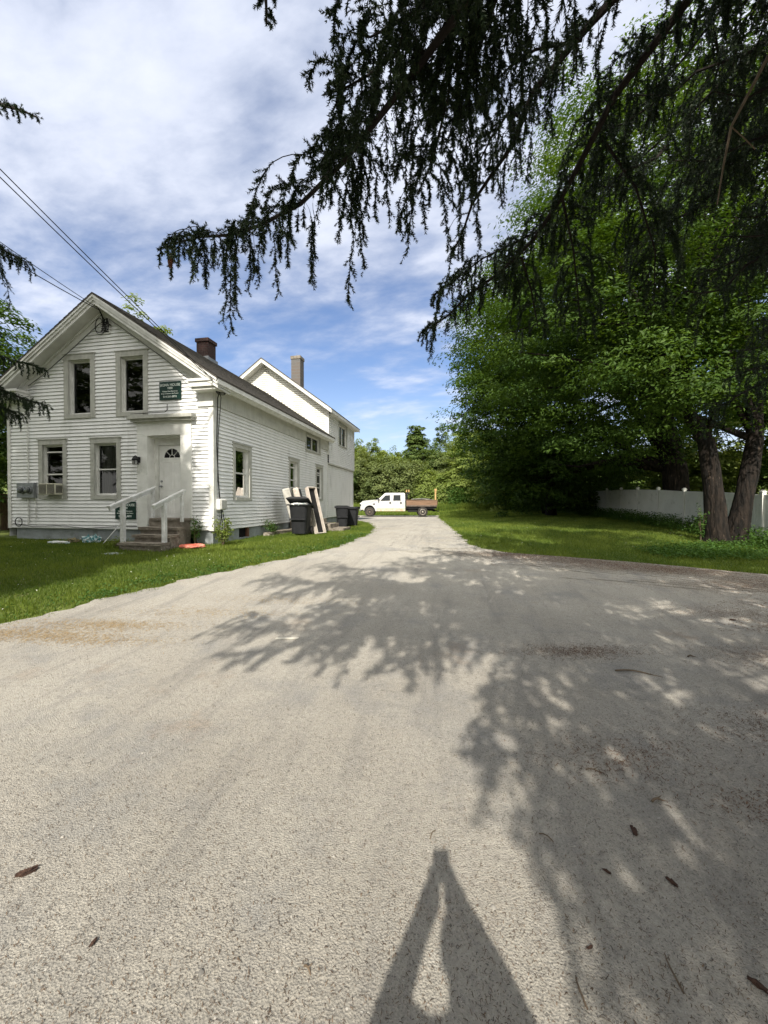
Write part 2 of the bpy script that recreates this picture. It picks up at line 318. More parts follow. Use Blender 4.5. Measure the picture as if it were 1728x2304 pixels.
# ------------------------------------------------------------------ the house (axes of the house are the world axes)
YF, XS, XL, YR, YE = 9.235, -6.385, -13.2, 18.46, 23.26
house = empty('clapboard_house', (-9.8, 14, .5), label='old white clapboard house with front gable, dark roof and a taller rear wing', cat='house')
TF = lambda u, z, o: (u, YF - o, z)                     # front facade: u = X, o = outwards
TS = lambda u, z, o: (XS + o, u, z)                     # side wall: u = Y
TG = lambda u, z, o: (u, YR - o, z)                     # gable of the rear wing
def wbox(mb, T, u0, u1, z0, z1, o0, o1):
    return mb.hexa([T(u0, z0, o0), T(u1, z0, o0), T(u1, z0, o1), T(u0, z0, o1), T(u0, z1, o0), T(u1, z1, o0), T(u1, z1, o1), T(u0, z1, o1)])
def siding(name, T, left, right, z0, z1, holes, mat, exp=.1016, lip=.022):
    mb = MB(); z = z0
    while z < z1 - .005:
        zt = min(z + exp, z1); cuts = sorted({z, zt} | {q for h in holes for q in (h[2], h[3]) if z + 1e-4 < q < zt - 1e-4})
        for a, b in zip(cuts[:-1], cuts[1:]):
            iv = [(left, right)]; mid = (a + b) / 2; segs = [[None, None]]
            xs = sorted([(h[0], h[1]) for h in holes if h[2] <= mid <= h[3]])
            lo = None; out_ = []; cur = left
            for h0, h1 in xs: out_.append((cur, h0)); cur = h1
            out_.append((cur, right))
            for p, q in out_:
                pa = p(a) if callable(p) else p; pb = p(b) if callable(p) else p; qa = q(a) if callable(q) else q; qb = q(b) if callable(q) else q
                if callable(left) and not callable(p): pa = max(pa, left(a)); pb = max(pb, left(b))
                if qa - pa < .004: continue
                qb = max(qb, pb)
                oa = lip * (1 - (a - z) / exp); ob = lip * (1 - (b - z) / exp)
                j = random.uniform(-.0015, .0015)
                a2 = a
                if a == z:
                    a2 = min(a + .021, b - .001)
                    mb.poly([T(pa, a, -.012), T(qa, a, -.012), T(qa, a2, -.012), T(pa, a2, -.012)])
                    mb.poly([T(pa, a2, -.012), T(qa, a2, -.012), T(qa, a2, oa + j), T(pa, a2, oa + j)])
                mb.poly([T(pa, a2, oa + j), T(qa, a2, oa + j), T(qb, b, ob + j), T(pb, b, ob + j)])
                if b == zt: mb.poly([T(pb, b, ob + j), T(qb, b, ob + j), T(qb, b, -.012), T(pb, b, -.012)])
        z = zt
    return mb.build(name, mat, house)
def window(T, u0, u1, z0, z1, trim=.12, style='double', rails=None, mat=None, split=False, curtain=None, deep=.10, sash_in=.05):
    """outer trim rectangle u0..u1, z0..z1"""
    mb = MB(); t = trim
    wbox(mb, T, u0, u0 + t, z0 + .001, z1 - t, -.02, .030); wbox(mb, T, u1 - t, u1, z0 + .001, z1 - t, -.02, .030)
    wbox(mb, T, u0 - .001, u1 + .001, z1 - t, z1, -.02, .033); wbox(mb, T, u0 + t, u1 - t, z0, z0 + t * .75, -.02, .045)
    wbox(mb, T, u0 - .03, u1 + .03, z1, z1 + .025, -.01, .05)
    w = mb.build('window', mat or m_trimold, house)
    a, b, c, e = u0 + t, u1 - t, z0 + t * .75, z1 - t
    mb = MB()
    wbox(mb, T, a, a + .02, c, e, -deep - .05, -.021); wbox(mb, T, b - .02, b, c, e, -deep - .05, -.021)
    wbox(mb, T, a + .02, b - .02, e - .02, e, -deep - .05, -.021); wbox(mb, T, a + .02, b - .02, c, c + .02, -deep - .05, -.021)
    mb.build('frame', m_trim, w)
    a += .02; b -= .02; c += .02; e -= .02; s = .04; mb = MB(); o0, o1 = -deep, -deep + .035
    wbox(mb, T, a, a + s, c, e, o0, o1); wbox(mb, T, b - s, b, c, e, o0, o1); wbox(mb, T, a + s, b - s, e - s, e, o0, o1); wbox(mb, T, a + s, b - s, c, c + s, o0, o1)
    for r in (rails if rails is not None else ([(c + e) / 2] if style == 'double' else [])): wbox(mb, T, a + s, b - s, r - .02, r + .02, o0 - .004, o1 + .008)
    if split: wbox(mb, T, (a + b) / 2 - .035, (a + b) / 2 + .035, c + s, e - s, o0, o1 + .01)
    mb.build('sash', m_trim, w)
    mb = MB(); mb.poly([T(a + s * .6, c + s * .6, o0 + .012), T(b - s * .6, c + s * .6, o0 + .012), T(b - s * .6, e - s * .6, o0 + .012), T(a + s * .6, e - s * .6, o0 + .012)])
    mb.build('pane', m_glass, w)
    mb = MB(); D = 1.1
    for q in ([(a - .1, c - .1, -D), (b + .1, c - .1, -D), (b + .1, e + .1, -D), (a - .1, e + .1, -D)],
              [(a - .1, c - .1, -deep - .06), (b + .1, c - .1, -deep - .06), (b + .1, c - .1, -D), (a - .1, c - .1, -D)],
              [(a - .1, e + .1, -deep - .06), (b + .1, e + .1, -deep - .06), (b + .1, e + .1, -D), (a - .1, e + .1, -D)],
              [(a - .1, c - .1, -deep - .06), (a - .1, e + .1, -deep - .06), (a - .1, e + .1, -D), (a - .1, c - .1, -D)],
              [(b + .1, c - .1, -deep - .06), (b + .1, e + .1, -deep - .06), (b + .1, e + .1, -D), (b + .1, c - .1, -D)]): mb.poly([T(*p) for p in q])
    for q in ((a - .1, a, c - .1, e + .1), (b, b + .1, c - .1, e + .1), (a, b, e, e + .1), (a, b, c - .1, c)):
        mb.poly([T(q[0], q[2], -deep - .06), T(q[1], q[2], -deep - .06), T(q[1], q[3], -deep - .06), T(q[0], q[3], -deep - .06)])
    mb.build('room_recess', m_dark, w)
    if curtain:
        for (f0, f1, h0, h1) in curtain:
            mb = MB(); n = 18; ua, ub = a + (b - a) * f0, a + (b - a) * f1; za, zb = c + (e - c) * h0, c + (e - c) * h1
            pts = [(ua + (ub - ua) * k / n, -deep - .10 + .018 * math.sin(k * 2.3)) for k in range(n + 1)]
            for (p, q) in zip(pts[:-1], pts[1:]): mb.poly([T(p[0], za, p[1]), T(q[0], za, q[1]), T(q[0], zb, q[1]), T(p[0], zb, p[1])])
            mb.build('curtain', m_curt, w, smooth=True)
    return w
RX, RZ, SL = -9.70, 7.30, .668                          # ridge of the front roof and its slope
HF = {'UL': (-11.14, -10.083, 4.017, 5.835), 'UR': (-9.383, -8.352, 4.009, 5.811), 'LL': (-12.069, -11.065, 1.707, 3.43), 'LR': (-10.258, -9.244, 1.704, 3.424)}
gz = lambda z: max(0.0, (6.80 - z)) / SL
siding('front_wall', TF, lambda z: max(-13.08, RX - gz(z)), lambda z: min(-6.50, RX + gz(z)), .845, 6.78,
       [(a, b, c, d) for a, b, c, d in HF.values()] + [(-8.694, -7.005, .80, 3.82), (-6.80, -6.3, 4.18, 4.8)], m_siding)
window(TF, *HF['UL'], style='single', trim=.15, deep=.12); window(TF, *HF['UR'], style='single', trim=.15, deep=.12)
wLL = window(TF, *HF['LL'], rails=[3.08, 2.43], trim=.14)
window(TF, *HF['LR'], curtain=[(0.02, .98, .52, 1.0), (.02, .5, 0, .5)], trim=.14)
S_H = {'S1': (10.13, 11.148, 1.665, 3.335), 'S2': (13.90, 14.90, 1.68, 3.34), 'S3': (16.77, 17.742, 1.699, 3.366), 'S4': (15.573, 17.409, 3.838, 4.669)}
siding('side_wall', TS, YF + .12, YR + .0, .835, 4.22, list(S_H.values()), m_siding)
window(TS, *S_H['S1'], curtain=[(.02, .42, .5, 1.0)]); window(TS, *S_H['S2'], rails=[3.0, 2.5, 2.2]); window(TS, *S_H['S3'], rails=[3.0, 2.9, 2.5, 2.3]); window(TS, *S_H['S4'], style='single', split=True, trim=.10)
siding('rear_lower_wall', TS, YR + .02, YE - .06, .845, 3.52, [], m_siding)
TS2 = lambda u, z, o: (XS + .06 + o, u, z)
siding('rear_upper_wall', TS2, YR + .02, YE, 3.60, 6.22, [(20.088, 21.698, 4.70, 5.96)], m_siding)
window(TS2, 20.088, 21.698, 4.70, 5.96, style='single', split=True, trim=.09)
RX2, RZ2, SL2 = -9.74, 8.95, .731
siding('rear_gable_wall', TG, lambda z: max(-13.1, RX2 - max(0, 8.735 - z) / SL2), lambda z: min(XS + .03, RX2 + max(0, 8.735 - z) / SL2), 4.6, 8.72, [], m_cream)
mb = MB()
mb.box(-13.02, -6.5, YF + 1.3, YE - .3, .9, 4.4)        # the dark core behind the walls keeps light from crossing the house
mb.build('inner_core', m_dark, house)
mb = MB()
mb.poly([(XL, YF + .01, .6), (XL, YE, .6), (XL, YE, 5.2), (XL, YF + .01, 5.2)]); mb.poly([(XL, YE, .6), (XS, YE, .6), (XS, YE, 6.2), (RX2, YE, 8.6), (XL, YE, 6.2)])
mb.poly([(XL, YR, 4.5), (XL, YE, 4.5), (XL, YE, 6.2), (XL, YR, 6.2)])
mb.build('back_wall', m_siding, house)
# trim of the front
def cbd(*a): mb = MB(); mb.box(*a); mb.build('corner_board', m_trim, house)
cbd(-13.2, -13.08, YF - .028, YF + .05, .845, 4.86)
mb = MB(); wbox(mb, TF, -6.50, -6.383, .845, 4.18, -.1, .028); mb.box(XS - .005, XS + .028, YF - .024, YF + .12, .845, 4.216); mb.build('corner_board', m_trim, house)
cbd(XS - .02, XS + .024, YR - .05, YR + .018, .845, 3.53)
cbd(XS - .03, XS + .088, YR - .028, YR + .02, 4.0, 6.25)
cbd(XS - .03, XS + .085, YE - .02, YE + .05, 3.55, 6.2); cbd(XS - .03, XS + .03, YE - .08, YE - .02, .845, 3.55)
mb = MB(); wbox(mb, TF, -6.80, -6.35, 4.181, 4.76, -.05, .045); wbox(mb, TF, -6.83, -6.345, 4.165, 4.200, -.05, .06)
mb.build('pilaster_cap', m_trim, house)
mb = MB(); wbox(mb, TS, YF - .02, 15.57, 4.221, 4.80, -.05, .030); wbox(mb, TS, 17.41, YR, 4.221, 4.80, -.05, .030); wbox(mb, TS, 15.57, 17.41, 4.67, 4.80, -.05, .029)
wbox(mb, TS, YF + .12, 15.57, 4.195, 4.235, -.05, .045); wbox(mb, TS, 17.41, YR, 4.195, 4.235, -.05, .045)
for k in range(60):
    u = YF + .2 + k * .1
    if u < 15.5: wbox(mb, TS, u, u + .012, 4.24, 4.76, .0301, .036)
wbox(mb, TS2, YR, YE, 3.545, 3.60, -.06, .03)
mb.build('frieze_board', m_soffit, house)
# front roof: slabs, rake boards, soffits, returns
def roofz(x, off=0): return RZ - SL * abs(x - RX) + off
mb = MB()
xr, xl = -5.98, -13.46; y0, y1 = 8.80, YR - .001
prof = [(xl, roofz(xl)), (RX, RZ), (xr, roofz(xr)), (xr, roofz(xr) - .055), (RX, RZ - .07), (xl, roofz(xl) - .055)]
NY = 26
for s_ in (0, 1):
    xa, xb = ((RX, xr) if s_ else (xl, RX))
    rows = 24
    for i_ in range(rows):
        p, q = xa + (xb - xa) * i_ / rows, xa + (xb - xa) * (i_ + 1) / rows
        zl = .012 if True else 0
        lo_, hi_ = (q, p) if s_ else (p, q)
        mb.poly([(hi_, y0, roofz(hi_, -.002)), (hi_, y1, roofz(hi_, -.002)), (lo_, y1, roofz(lo_, zl)), (lo_, y0, roofz(lo_, zl))])
        mb.poly([(lo_, y0, roofz(lo_, zl)), (lo_, y1, roofz(lo_, zl)), (lo_, y1, roofz(lo_, -.02)), (lo_, y0, roofz(lo_, -.02))])
mb.prism([(xl, roofz(xl) - .012), (RX, RZ - .012), (xr, roofz(xr) - .012), (xr, roofz(xr) - .05), (RX, RZ - .06), (xl, roofz(xl) - .05)], y0 + .002, y1)
roof = mb.build('roof', m_shingle, house)
def rake(mb, rx, rz, sl, xe, h0, h1, ya, yb):
    """sloping board under the roof line, from the ridge to x = xe, h0..h1 below the roof surface"""
    z = lambda x: rz - sl * abs(x - rx)
    mb.prism([(rx, rz - h0), (xe, z(xe) - h0), (xe, z(xe) - h1), (rx, rz - h1)], ya, yb)
for xe in (xl + .01, xr - .01):
    mb = MB()
    rake(mb, RX, RZ, SL, xe, .062, .20, 8.83, 8.86); rake(mb, RX, RZ, SL, xe, .20, .30, 8.86, 8.89); rake(mb, RX, RZ, SL, xe, .062, .12, 8.805, 8.83)
    mb.build('rake_board', m_trim, house)
    xi = XS - .12 if xe > RX else XL + .12
    mb = MB(); rake(mb, RX, RZ, SL, xe, .285, .30, 8.89, YF + .0); mb.build('rake_soffit', m_soffit, house)
    mb = MB(); rake(mb, RX, RZ, SL, xi, .30, .50, YF - .045, YF - .012); rake(mb, RX, RZ, SL, xi, .30, .37, YF - .085, YF - .045); rake(mb, RX, RZ, SL, xi, .51, .53, YF - .05, YF - .012)
    mb.build('rake_frieze', m_trim, house)
for (a, b, zt) in ((-6.86, -5.99, 4.80), (-13.44, -12.35, 4.86)):
    mb = MB()
    mb.box(a, b, 8.84, YF + .3 if b > -8 else YF + .02, zt - .07, zt - .001); mb.box(a + .03, b - .03, 8.875, YF + .28 if b > -8 else YF + .02, zt - .20, zt - .07); mb.box(a + .07, b - .07, 8.93, YF + .26 if b > -8 else YF + .02, zt - .27, zt - .20)
    mb.build('cornice_return', m_trim, house)
mb = MB()   # eave along the side: fascia, gutter lip, sloped crown
mb.box(xr - .035, xr - .004, 8.86, y1, roofz(xr) - .17, roofz(xr) - .051); mb.box(XS + .03, xr - .035, YF + .3, y1, 4.655, 4.675)
mb.prism([(xr - .036, roofz(xr) - .17), (xr - .12, roofz(xr) - .25), (xr - .20, roofz(xr) - .18), (xr - .036, roofz(xr) - .06)], YF + .3, y1)
mb.build('eave_fascia', m_trim, house)
mb = MB(); mb.box(xl + .004, xl + .035, 8.86, y1, roofz(xl) - .17, roofz(xl) - .051); mb.build('eave_fascia', m_trim, house)
# rear roof
def rz2(x): return RZ2 - SL2 * abs(x - RX2)
xr2, xl2 = -6.02, -13.46
mb = MB(); mb.prism([(xl2, rz2(xl2)), (RX2, RZ2), (xr2, rz2(xr2)), (xr2, rz2(xr2) - .05), (RX2, RZ2 - .06), (xl2, rz2(xl2) - .05)], 18.02, YE + .36)
roof2 = mb.build('rear_roof', m_shingle, house)
for xe in (xl2 + .01, xr2 - .01):
    mb = MB(); rake(mb, RX2, RZ2, SL2, xe, .055, .24, 18.045, 18.075); rake(mb, RX2, RZ2, SL2, xe, .055, .11, 18.03, 18.045); mb.build('rake_board', m_trim, house); mb = MB(); rake(mb, RX2, RZ2, SL2, xe, .055, .24, YE + .31, YE + .34); mb.build('rake_board', m_trim, house)
    mb = MB(); rake(mb, RX2, RZ2, SL2, xe, .215, .23, 18.075, YR); mb.build('rake_soffit', m_soffit, house); mb = MB(); rake(mb, RX2, RZ2, SL2, xe, .215, .23, YE + .001, YE + .31); mb.build('rake_soffit', m_soffit, house)
mb = MB(); mb.box(xr2 - .03, xr2 - .004, 18.08, YE + .34, rz2(xr2) - .19, rz2(xr2) - .051); mb.box(XS + .05, xr2 - .03, 18.46, YE + .3, rz2(xr2) - .19, rz2(xr2) - .17); mb.build('eave_fascia', m_trim, house)
# chimneys
def brickmat(name, c1, c2, mortar, sc):
    m = bpy.data.materials.new(name); m.use_nodes = True; t = m.node_tree; b = t.nodes['Principled BSDF']; b.inputs['Roughness'].default_value = .95
    tcn = t.nodes.new('ShaderNodeTexCoord'); sp = t.nodes.new('ShaderNodeSeparateXYZ'); t.links.new(tcn.outputs['Object'], sp.inputs[0])
    ad = t.nodes.new('ShaderNodeMath'); t.links.new(sp.outputs[0], ad.inputs[0]); t.links.new(sp.outputs[1], ad.inputs[1])
    cb = t.nodes.new('ShaderNodeCombineXYZ'); t.links.new(ad.outputs[0], cb.inputs[0]); t.links.new(sp.outputs[2], cb.inputs[1])
    br = t.nodes.new('ShaderNodeTexBrick'); br.inputs['Scale'].default_value = 1; br.inputs['Brick Width'].default_value = .2 * sc; br.inputs['Row Height'].default_value = .07 * sc; br.inputs['Mortar Size'].default_value = .008 * sc
    br.inputs['Color1'].default_value = (*c1, 1); br.inputs['Color2'].default_value = (*c2, 1); br.inputs['Mortar'].default_value = (*mortar, 1)
    t.links.new(cb.outputs[0], br.inputs['Vector']); t.links.new(br.outputs[0], b.inputs['Base Color']); return m
m_brick = brickmat('chimney_brick', (.040, .013, .011), (.022, .009, .008), (.045, .036, .032), 1)
m_block = brickmat('chimney_block', (.13, .105, .088), (.115, .11, .105), (.13, .125, .12), 2.6)
mb = MB(); mb.box(-10.0, -9.50, 13.45, 13.95, 6.9, 7.86); mb.box(-10.04, -9.46, 13.41, 13.99, 7.86, 8.00); mb.build('chimney', m_brick, roof, bevel=.008)
mb = MB(); mb.box(-10.08, -9.44, 13.39, 13.44, 7.0, 7.28); mb.box(-9.49, -9.44, 13.44, 14.0, 6.9, 7.25); mb.build('chimney_flashing', m_metal, roof)
mb = MB(); mb.box(-9.35, -8.80, 20.75, 21.30, 8.0, 9.82); ch = mb.build('chimney', m_block, roof2, bevel=.01); ch['label'] = 'mottled block chimney with concrete cap'
mb = MB(); mb.box(-9.38, -8.77, 20.72, 21.33, 9.82, 10.0); mb.build('chimney_cap', m_conc, roof2, bevel=.01)
mb = MB(); mb.tube([(-9.1, 21.0, 10.0), (-9.1, 21.0, 10.22)], .012, 6); mb.tube([(-9.0, 21.05, 10.0), (-9.0, 21.05, 10.16)], .02, 6); mb.build('chimney_rod', m_metal, roof2)
# foundation
mb = MB(); mb.box(-12.98, -8.05, YF + .05, YF + .35, .2, .843); mb.box(-6.92, XS - .05, YF + .05, YF + .35, .2, .843)
mb.box(XS - .35, XS - .03, YF + .351, 10.50, .2, .833); mb.box(XS - .35, XS - .03, 11.08, YE - .1, .2, .833); mb.box(XS - .35, XS - .03, 10.5, 11.08, .2, .54)
mb.box(-12.98, -12.6, YF + .351, YE, .2, .84)
mb.build('foundation', m_found, house)
mb = MB(); mb.box(XS - .16, XS - .13, 10.5, 11.08, .54, .833); mb.build('basement_window', m_dark, house)
mb = MB(); mb.box(XS - .10, XS - .028, 10.98, 11.08, .54, .832); mb.build('basement_window_board', M('rusty_board', (.14, .07, .045), .9), house)
# door surround, hood and door
mb = MB()
wbox(mb, TF, -8.694, -8.369, .87, 3.436, -.03, .05); wbox(mb, TF, -7.334, -7.005, .87, 3.436, -.03, .05); wbox(mb, TF, -8.694, -7.005, 3.44, 3.812, -.03, .046)
wbox(mb, TF, -8.40, -8.366, 1.15, 3.40, -.27, -.031); wbox(mb, TF, -7.337, -7.30, 1.15, 3.40, -.27, -.031); wbox(mb, TF, -8.40, -7.30, 3.40, 3.436, -.27, -.031)
mb.build('door_surround', M('surround_paint', (.74, .74, .71), .6, (.58, .58, .55), 2.4, 6, .42, .75, bump=.2, bscale=20, c3=(.30, .31, .26), s3=3, lo3=.62, hi3=.8), house)
mb = MB(); wbox(mb, TF, -8.80, -6.93, 3.812, 3.88, -.02, .15); wbox(mb, TF, -8.87, -6.86, 3.88, 3.955, -.02, .22); wbox(mb, TF, -8.84, -6.89, 3.955, 3.985, -.02, .17)
mb.build('door_hood', m_trimold, house)
mb = MB(); wbox(mb, TF, -8.366, -8.255, 1.15, 3.40, -.30, -.22); wbox(mb, TF, -8.255, -7.42, 3.215, 3.40, -.30, -.22); wbox(mb, TF, -7.42, -7.337, 1.15, 3.40, -.30, -.22)
mb.build('door_frame', m_trim, house)
mb = MB(); wbox(mb, TF, -8.25, -7.425, 1.18, 3.21, -.31, -.265)
for (a, b, c, d) in ((-8.13, -7.875, 1.95, 2.76), (-7.80, -7.545, 1.95, 2.76), (-8.13, -7.875, 1.30, 1.80), (-7.80, -7.545, 1.30, 1.80)):
    for q in ((a, b, c, c + .022), (a, b, d - .022, d), (a, a + .022, c + .022, d - .022), (b - .022, b, c + .022, d - .022)): wbox(mb, TF, *q, -.268, -.255)
    wbox(mb, TF, a + .05, b - .05, c + .05, d - .05, -.268, -.258)
for k in range(24):    # raised arch round the fanlight
    a0, a1 = math.pi * k / 24, math.pi * (k + 1) / 24; cx_, cz_ = -7.8375, 2.86
    mb.hexa([TF(cx_ + r * math.cos(a), cz_ + r * math.sin(a), o) for o in (-.268, -.250) for (r, a) in ((.255, a0), (.285, a0), (.285, a1), (.255, a1))])
wbox(mb, TF, -8.14, -7.535, 2.83, 2.86, -.268, -.25)
door = mb.build('door', M('door_paint', (.82, .82, .80), .45, (.72, .72, .70), 3, 5), house)
mb = MB(); cx_, cz_ = -7.8375, 2.86
mb.poly([TF(cx_, cz_, -.2635)] + [TF(cx_ + .255 * math.cos(math.pi * k / 24), cz_ + .255 * math.sin(math.pi * k / 24), -.2635) for k in range(25)])
mb.build('fanlight', M('dark_glass', (.01, .01, .012), .08, spec=.8), door)
mb = MB()
for a in (math.pi / 4, math.pi / 2, 3 * math.pi / 4):
    mb.bar(TF(cx_ + .08 * math.cos(a), cz_ + .08 * math.sin(a), -.256), TF(cx_ + .255 * math.cos(a), cz_ + .255 * math.sin(a), -.256), .014, .012, (0, 1, 0))
mb.tube([TF(cx_ + .08 * math.cos(math.pi * k / 12), cz_ + .08 * math.sin(math.pi * k / 12), -.256) for k in range(13)], .008, 6)
mb.build('fanlight_bars', m_trim, door)
mb = MB(); mb.lathe([(.028, 0), (.028, .012), (.012, .02), (.012, .04), (.028, .05), (.030, .065), (.018, .075)], (-8.18, YF + .265 - .075, 2.06), 'Y', 12); mb.build('door_knob', m_metal, door, smooth=True)
mb = MB(); mb.lathe([(.024, 0), (.030, .01), (.030, .03)], (-8.18, YF + .265 - .03, 2.20), 'Y', 12); mb.build('deadbolt', m_metal, door, smooth=True)
mb = MB(); wbox(mb, TF, -8.36, -7.34, 1.10, 1.16, -.30, .0); mb.build('door_sill', m_conc, house)
mb = MB()
wbox(mb, TF, -9.86, -9.56, 6.34, 6.72, 0, .03)
vent = mb.build('gable_vent', m_trim, house)
mb = MB()
for k in range(6): z = 6.38 + k * .052; mb.hexa([TF(-9.83, z, .031), TF(-9.59, z, .031), TF(-9.59, z + .01, .05), TF(-9.83, z + .01, .05), TF(-9.83, z + .03, .031), TF(-9.59, z + .03, .031), TF(-9.59, z + .03, .035), TF(-9.83, z + .03, .035)])
mb.build('louvre', m_dark, vent)
# ------------------------------------------------------------------ things on and by the house
def text(name, s, size, T, u, z, o, mat, parent):
    c = bpy.data.curves.new(name, 'FONT'); c.body = s; c.size = size; c.align_x = 'CENTER'; c.extrude = .0015; c.offset = .0012
    t = bpy.data.objects.new('tmp', c); COL.objects.link(t); bpy.context.view_layer.update()
    me = bpy.data.meshes.new_from_object(t.evaluated_get(bpy.context.evaluated_depsgraph_get())); bpy.data.objects.remove(t)
    me.transform(Matrix(((1, 0, 0, u), (0, 0, -1, YF - o), (0, 1, 0, z), (0, 0, 0, 1)))); me.name = name
    me.materials.clear(); return link(name, me, mat, parent)
def sign(u0, u1, z0, z1, label):
    r = empty('house_sign', ((u0 + u1) / 2, YF - .03, z0), label=label, cat='sign', group='green name signs on the facade')
    mb = MB(); wbox(mb, TF, u0, u1, z0, z1, .02, .045); mb.build('panel', m_green, r, bevel=.003)
    h = z1 - z0; c = (u0 + u1) / 2
    for s, sz, k in (('SIGMA HOUSE', .098, .74), ('1880', .082, .58), ('Campus Data Movement', .046, .43), ('Between Hanover Gas Theatre', .042, .31), ('514-261-8892', .075, .12)):
        text('lettering', s, sz, TF, c, z0 + h * k, .047, m_letter, r)
sign(-7.975, -7.314, 4.392, 4.885, 'dark green house name sign under the right gable slope')
sign(-9.42, -8.76, 1.14, 1.63, 'dark green sign low on the wall behind the stair rail')
# meters
t = empty('electric_meter', (-12.47, YF - .1, 1.73), label='grey twin electric meter box left of the air conditioner', cat='meter box')
mb = MB(); wbox(mb, TF, -12.76, -12.14, 1.74, 2.18, .02, .11); mb.build('box', m_metal, t, bevel=.01)
for u in (-12.56, -12.30):
    mb = MB(); mb.lathe([(.115, 0), (.115, -.03), (.10, -.035)], (u, YF - .11, 1.97), 'Y'); mb.build('collar', m_metal, t, smooth=False)
    mb = MB(); mb.lathe([(.085, -.035), (.085, -.08), (.06, -.095), (.01, -.10)], (u, YF - .11, 1.97), 'Y'); mb.build('dial_glass', M('dial', (.08, .09, .09), .15, spec=.6), t, smooth=True)
tag(MB().tube([TF(-12.40, 5.05, .03), TF(-12.42, 4.9, .04), TF(-12.42, 2.18, .04)], .018, 8).build('conduit', m_trim), label='thin white conduit pipe running up the front wall from the meter', cat='pipe')
tag(MB().tube([TF(-12.42, 1.74, .04), TF(-12.42, 1.05, .04), TF(-12.44, .95, .07)], .02, 8).tube([TF(-12.16, 1.74, .04), TF(-12.14, 1.1, .04)], .015, 8).build('gas_pipe', m_trim), label='short white pipes dropping below the meter box', cat='pipe')
t = empty('air_conditioner', (-11.6, YF - .2, 1.82), label='window air conditioner in the lower left window', cat='air conditioner')
m_ac = M('ac_plastic', (.60, .58, .46), .6, (.48, .46, .36), 5, 4)
mb = MB(); wbox(mb, TF, -11.79, -11.22, 1.83, 2.15, -.12, .24); mb.build('case', m_ac, t, bevel=.012)
mb = MB()
for k in range(9): wbox(mb, TF, -11.77, -11.53, 1.86 + k * .032, 1.868 + k * .032, .24, .246); wbox(mb, TF, -11.49, -11.25, 1.86 + k * .032, 1.868 + k * .032, .24, .246)
mb.build('grille', m_ac, t)
mb = MB(); wbox(mb, TF, -11.775, -11.53, 1.85, 2.13, .236, .2425); wbox(mb, TF, -11.495, -11.245, 1.85, 2.13, .236, .2425); mb.build('grille_backing', m_dark, t)
mb = MB()
for k in range(6): mb.box(-11.2195, -11.212, YF - .21 + k * .03, YF - .195 + k * .03, 1.88, 2.10)
mb.build('side_louvre', m_dark, t)
t = empty('wall_lantern', (-8.62, YF - .1, 2.66), label='small black lantern on the left door pilaster', cat='lamp')
mb = MB(); mb.box(-8.66, -8.58, YF - .08, YF - .05, 2.70, 2.86); mb.tube([(-8.62, YF - .08, 2.82), (-8.62, YF - .14, 2.87), (-8.62, YF - .18, 2.85)], .012, 6); mb.build('bracket', m_wire, t)
mb = MB(); mb.lathe([(.01, .13), (.05, .10), (.088, .02), (.09, 0)], (-8.62, YF - .18, 2.76), 'Z', 10); mb.build('hood', m_wire, t, smooth=True)
mb = MB(); mb.lathe([(.06, 0), (.065, -.10), (.03, -.12)], (-8.62, YF - .18, 2.758), 'Z', 6); mb.build('glass', M('lantern_glass', (.25, .25, .23), .2, spec=.6), t)
mb = MB()
for k in range(6): a = k * math.pi / 3; mb.bar((-8.62 + .066 * math.cos(a), YF - .18 + .066 * math.sin(a), 2.76), (-8.62 + .069 * math.cos(a), YF - .18 + .069 * math.sin(a), 2.64), .01, .01)
mb.build('cage', m_wire, t)
# steps
def rough_box(x0, x1, y0, y1, z0, z1, name, mat, parent, amp=.012, seed=0):
    bm = bmesh.new(); bmesh.ops.create_cube(bm, size=1); bmesh.ops.scale(bm, vec=(x1 - x0, y1 - y0, z1 - z0), verts=bm.verts); bmesh.ops.translate(bm, vec=((x0 + x1) / 2, (y0 + y1) / 2, (z0 + z1) / 2), verts=bm.verts)
    bmesh.ops.subdivide_edges(bm, edges=bm.edges[:], cuts=5, use_grid_fill=True); r = random.Random(seed)
    for v_ in bm.verts: v_.co += Vector((r.uniform(-amp, amp), r.uniform(-amp, amp), r.uniform(-amp, amp) * .5))
    me = bpy.data.meshes.new(name); bm.to_mesh(me); bm.free(); o = link(name, me, mat, parent); return o
t = empty('front_steps', (-7.5, 8.5, .45), label='worn brown concrete steps up to the front door', cat='steps')
rough_box(-8.05, -7.04, 8.88, 9.20, .3, 1.13, 'landing', m_conc, t, seed=1)
for k, (ya, yb, zb, zt, xa, xb) in enumerate(((8.60, 8.88, .3, .97, -8.06, -6.94), (8.28, 8.60, .3, .80, -7.95, -6.92), (7.98, 8.28, .25, .63, -8.08, -6.93))):
    rough_box(xa, xb, ya + .02, yb, zb, zt - .07, 'riser', m_conc, t, seed=k + 4); rough_box(xa - .03, xb + .01, ya - .03, yb - .004, zt - .068, zt, 'tread', m_conc, t, .007, seed=k + 9)
rough_box(-8.02, -6.97, 8.86, 9.22, 1.132, 1.19, 'tread', m_conc, t, .006, seed=20)
m_rail = M('rail_paint', (.66, .67, .67), .6, (.50, .50, .48), 8, 5)
